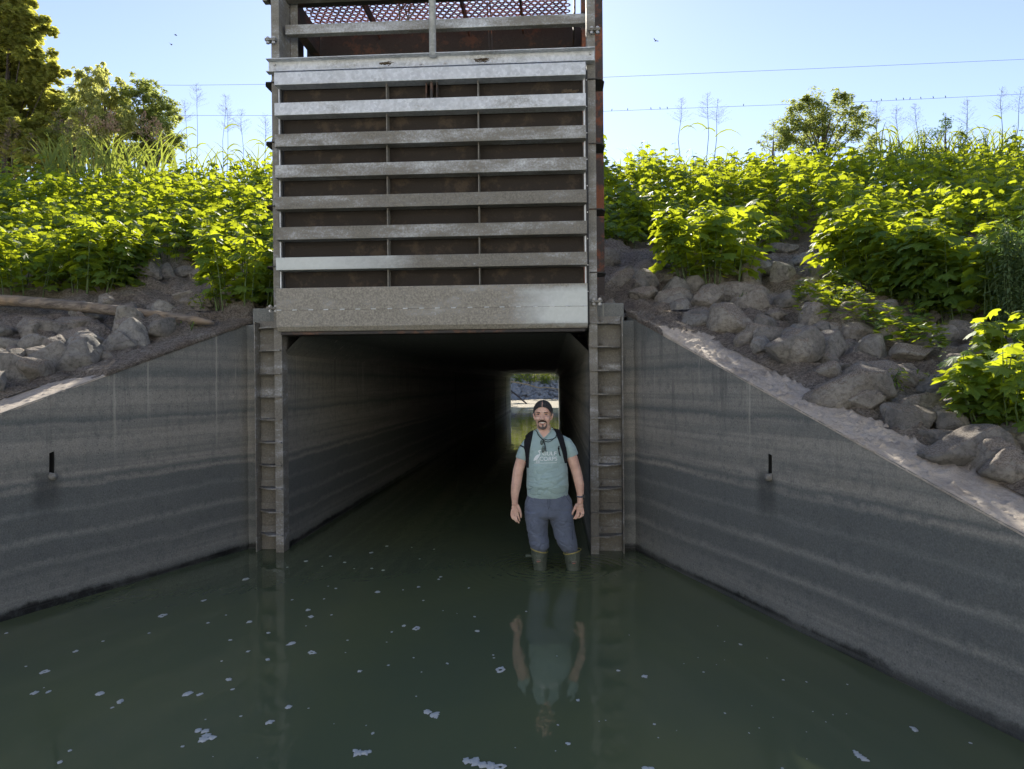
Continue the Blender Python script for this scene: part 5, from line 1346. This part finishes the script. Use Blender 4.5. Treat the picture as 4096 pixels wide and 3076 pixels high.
    # lettering
    def lettering(txt, px, py, h_px, w_px):
        cu = bpy.data.curves.new('lettering', 'FONT'); cu.body = txt; cu.size = 1; cu.offset = .012; cu.resolution_u = 4
        o = bpy.data.objects.new('tmp', cu); col.objects.link(o); me = evaluated(o); bpy.data.objects.remove(o)
        xs = [v.co.x for v in me.vertices]; zs = [v.co.y for v in me.vertices]; x0, x1, z0, z1 = min(xs), max(xs), min(zs), max(zs)
        bm = bmesh.new(); bm.from_mesh(me)
        for _ in range(2):
            le = [e for e in bm.edges if e.calc_length() > .25]
            if le: bmesh.ops.subdivide_edges(bm, edges=le, cuts=1); bmesh.ops.triangulate(bm, faces=[f for f in bm.faces if len(f.verts) > 3])
        for v in bm.verts:
            p = W(px + (v.co.x - x0) / (x1 - x0) * w_px, py - (v.co.y - z0) / (z1 - z0) * h_px)
            y = cast(tree_s, p.x, p.z, yb - .1); v.co = V((p.x, y - .0022, p.z)) - root.location
        me2 = bpy.data.meshes.new('lettering'); bm.to_mesh(me2); bm.free()
        o = link('lettering', me2, white_m, shirt); md = o.modifiers.new('s', 'SOLIDIFY'); md.thickness = .0012; return o
    lettering('GULF', 2170, 1817, 15, 56)
    lettering('CORPS', 2159, 1838, 16, 70)
    hx, hy, k = 2080, 1560, 1 / 5.536
    heron = [(488, 1316), (455, 1312), (425, 1314), (412, 1326), (412, 1345), (424, 1362), (437, 1378), (433, 1395), (405, 1403), (372, 1420), (340, 1455), (312, 1510), (304, 1546), (322, 1545), (350, 1530), (372, 1522), (400, 1500), (425, 1462), (445, 1425), (458, 1388), (448, 1362), (436, 1345), (440, 1330), (462, 1324)]
    decal('heron_print', [(hx + a * k, hy + b_ * k) for a, b_ in heron], tree_s, white_m, .0022, .001, shirt)
    for x_ in (368, 388, 412, 432):
        decal('heron_print', [(hx + (x_ - 5) * k, hy + 1512 * k), (hx + (x_ + 5) * k, hy + 1512 * k), (hx + (x_ + 5) * k, hy + 1588 * k), (hx + (x_ - 5) * k, hy + 1588 * k)], tree_s, white_m, .0022, .001, shirt)
    decal('print_underline', [(hx + 318 * k, hy + 1590 * k), (hx + 815 * k, hy + 1573 * k), (hx + 815 * k, hy + 1580 * k), (hx + 318 * k, hy + 1598 * k)], tree_s, white_m, .0022, .001, shirt)
    # ---- trousers
    t = MB()
    t.loft([L(2195, 2072, 70, .09, .0), L(2195, 2060, 96, .118, .0), L(2195, 2030, 98, .122, 0), L(2193, 2000, 92, .120, 0), L(2191, 1975, 83, .114, 0), L(2191, 1958, 79, .108, 0)])
    def leg(r): t.loft([L(px, py, hw, ry, dy) for px, py, hw, ry, dy in r][::-1], 24)
    leg([(2146, 2045, 50, .108, 0), (2147, 2085, 47, .105, 0), (2149, 2120, 42, .098, 0), (2154, 2150, 40, .09, -.004), (2158, 2172, 40, .09, -.008), (2160, 2188, 38, .085, -.006), (2160, 2202, 30, .068, 0)])
    leg([(2243, 2045, 50, .108, 0), (2248, 2085, 47, .105, 0), (2256, 2120, 44, .10, 0), (2263, 2150, 44, .094, -.004), (2270, 2175, 40, .09, -.008), (2277, 2194, 34, .08, -.006), (2282, 2208, 28, .066, 0)])
    def pf(co):
        f = .006 * noise.noise(V((co.x * 11 + co.z * 9, co.y * 7, co.z * 15 - co.x * 8)))
        g_ = abs(noise.noise(V((co.x * 7 + co.z * 12, co.y * 6, co.z * 13 - co.x * 10))))
        return f - .007 * max(0, .12 - g_) / .12 * (.4 + max(0, min(1, (.55 - co.z) / .3)))
    tr = fuse(t, 'trousers', pants_m, root, .006, 3, pf)
    tree_p = bvh([tr])
    dkp = plain('trouser_seam', (.050, .062, .09), .9)
    def seam(nm, pts, r=.0016):
        q = MB(); q.tube([(lambda p: atY(px, py, cast(tree_p, p.x, p.z, yb - .1) - .001))(W(px, py)) for px, py in pts], r, 5); q.build(nm, dkp, tr, origin=root.location)
    seam('fly_seam', [(2190, 1988), (2191, 2010), (2193, 2030), (2194, 2050)]); seam('fly_seam', [(2199, 1988), (2200, 2010), (2198, 2028), (2194, 2036)])
    seam('pocket_seam', [(2118, 1985), (2110, 2005), (2103, 2022)]); seam('pocket_seam', [(2262, 1982), (2274, 2002), (2284, 2016)])
    seam('knee_seam', [(2104, 2082), (2125, 2084), (2150, 2084), (2180, 2088)]); seam('knee_seam', [(2208, 2090), (2235, 2086), (2262, 2088), (2288, 2092)])
    seam('pocket_seam', [(2289, 2122), (2290, 2150), (2288, 2176)], .003)
    # ---- boots
    def boot(rings, rim, foot, side):
        q = MB(); q.loft([L(px, py, hw, ry, dy) for px, py, hw, ry, dy in rings][::-1], 24)
        c = foot; q.ball(c, (.052, .14, .05)); 
        bt = fuse(q, 'boot', boot_m, root, .006, 3)
        px, py, hw, ry = rim; c = W(px, py); r_ = MB()
        r_.tube([(c.x + hw * S * math.cos(a), yb + ry * math.sin(a), c.z + .018 * side * math.cos(a)) for a in [2 * math.pi * i / 32 for i in range(33)]], .0048, 6, cap=False)
        r_.build('boot_rim', yellow_m, bt, smooth=True, origin=root.location)
        tb = bvh([bt]); px_, py_ = rings[2][0] + (3 if side > 0 else -4), rings[2][1] + 2
        decal('boot_badge', [(px_ - 9, py_ - 3), (px_ + 10, py_ - 4), (px_ + 10, py_ + 3), (px_ - 9, py_ + 4)], tb, plain('badge_grey', (.36, .32, .30), .6), .001, .001, bt)
        decal('boot_badge', [(px_ - 8, py_ - 1), (px_ + 9, py_ - 2), (px_ + 9, py_ + 1), (px_ - 8, py_ + 2)], tb, plain('badge_black', (.02, .02, .02), .6), .003, .001, bt)
        decal('boot_badge', [(px_ - 6, py_ + 4.2), (px_ + 6, py_ + 3.4), (px_ + 6, py_ + 5), (px_ - 6, py_ + 6)], tb, plain('badge_red', (.45, .08, .05), .6), .001, .001, bt)
    boot([(2157, 2199, 33, .082, 0), (2157, 2206, 33.5, .084, 0), (2158, 2232, 31, .078, 0), (2161, 2262, 27.5, .068, 0), (2162, 2290, 26, .062, 0), (2162, 2440, 22, .055, 0)], (2157, 2199, 33.5, .084), (W(2162, 2440).x, yb - .04, -.34), -1)
    boot([(2289, 2205, 34, .084, 0), (2290, 2212, 34.5, .086, 0), (2292, 2238, 32, .080, 0), (2294, 2268, 28.5, .070, 0), (2295, 2296, 27, .064, 0), (2296, 2446, 22, .055, 0)], (2289, 2205, 34.5, .086), (W(2296, 2446).x, yb - .04, -.34), 1)
    q = MB(); a = W(2128, 2222); q.box(a.x - .055, a.x, yb - .01, yb + .005, a.z - .012, a.z + .010); q.build('boot_strap', boot_m, root, bevel=.003)
    # ---- watch and ring
    wc = W(2322, 1984); q = MB()
    q.tube([(wc.x + .031 * math.cos(a) , yb - .024 + .030 * math.sin(a), wc.z) for a in [2 * math.pi * i / 20 for i in range(21)]], .0065, 8, cap=False)
    wt_ = q.build('watch', plain('navy_strap', (.03, .06, .12), .5), root, smooth=True)
    q = MB(); q.box(wc.x + .016, wc.x + .038, yb - .060, yb - .040, wc.z - .021, wc.z + .021); q.build('watch_face', plain('watch_black', (.012, .014, .018), .15), wt_, bevel=.004, origin=root.location)
    rc = W(2331, 2053); q = MB(); q.tube([(rc.x + .0098 * math.cos(a), yb - .043 + .0098 * math.sin(a), rc.z) for a in [2 * math.pi * i / 12 for i in range(13)]], .0016, 5, cap=False); q.build('ring', M['seal'], root)

    # ---- backpack with shoulder straps (its own thing)
    bp = thing('backpack', 'black backpack worn by the man, its two padded straps over his shoulders', 'backpack', (W(2190, 1850).x, yb + .2, 1.0))
    bo = bp.location
    def rb(o):     # decals are built relative to the man: move them into the backpack's frame
        for v in o.data.vertices: v.co = v.co + root.location - bo
    q = MB(); q.loft([L(2192, 1950, 70, .07, .20), L(2192, 1935, 84, .095, .20), L(2192, 1850, 86, .10, .20), L(2188, 1780, 78, .095, .19), L(2186, 1745, 60, .07, .18)], 24)
    fuse(q, 'pack_body', black_m, bp, .008, 4)
    stl = decal('shoulder_strap', [(2118, 1727), (2133, 1720), (2131, 1738), (2126, 1765), (2120, 1800), (2117, 1830), (2116, 1868), (2104, 1868), (2103, 1830), (2100, 1800), (2099, 1768), (2102, 1742)], tree_s, black_m, .002, .010, bp, 4); rb(stl)
    st2 = decal('shoulder_strap', [(2216, 1712), (2238, 1718), (2248, 1735), (2255, 1758), (2262, 1786), (2265, 1815), (2265, 1850), (2259, 1850), (2254, 1831), (2249, 1806), (2241, 1782), (2233, 1758), (2226, 1738)], tree_s, black_m, .002, .010, bp, 4); rb(st2)
    tag_ = decal('strap_label', [(2234, 1749), (2248, 1742), (2250, 1747), (2237, 1754)], tree_s, plain('label_blue', (.35, .42, .60), .6), .0125, .001, bp); rb(tag_)
    def web(pts, r, nm='webbing'):
        q = MB(); q.tube([surf(px, py, .010) for px, py in pts], r, 6); q.build(nm, black_m, bp)
    web([(2101, 1790), (2092, 1787), (2082, 1782)], .006); web([(2102, 1794), (2096, 1795)], .007, 'buckle')
    web([(2236, 1784), (2235, 1800), (2238, 1815), (2241, 1824)], .005); web([(2234, 1790), (2236, 1798)], .008, 'buckle')
    q = MB(); q.tube([surf(2145, 1725, .002), (W(2138, 1718).x, yb + .0, W(2138, 1718).z), (W(2134, 1708).x, yb + .01, W(2134, 1708).z), (W(2138, 1702).x, yb + .01, W(2138, 1702).z), (W(2146, 1701).x, yb + .02, W(2146, 1701).z)], .0022, 5); q.build('drinking_tube', black_m, bp)
    # ---- sunglasses hanging from a cord round the neck (their own thing)
    sg = thing('sunglasses', 'sunglasses hanging from a black cord round the man\'s neck over his shirt', 'sunglasses', surf(2175, 1760))
    def sgl(nm, pts, r, off=.008, mat=black_m, n=6):
        q = MB(); q.tube([surf(px, py, off) for px, py in pts], r, n); return q.build(nm, mat, sg, smooth=True)
    sgl('cord', [(2146, 1722), (2152, 1737), (2160, 1748), (2168, 1756), (2176, 1763)], .0035); sgl('cord', [(2208, 1709), (2220, 1722), (2227, 1735), (2224, 1748), (2214, 1755)], .0035)
    sgl('front_frame', [(2172, 1757), (2180, 1765), (2192, 1768), (2206, 1763), (2216, 1754), (2206, 1757), (2192, 1760), (2178, 1757)], .003)
    for cx, cy, rx, ry, rt in ((2168, 1768, 6, 9, .1), (2173, 1796, 6, 11, .1)):
        pts = [(cx + rx * math.cos(a) * math.cos(rt) - ry * math.sin(a) * math.sin(rt), cy + ry * math.sin(a)) for a in [2 * math.pi * i / 14 for i in range(15)]]
        sgl('lens_rim', pts, .0018, .009)
        o = decal('lens', pts[:-1], tree_s, plain('lens_green', (.10, .14, .12), .1), .008, .0015, sg)
        for v in o.data.vertices: v.co = v.co + root.location - sg.location
    sgl('temple', [(2175, 1762), (2180, 1780), (2184, 1806)], .0038, .012)
    return root
person()
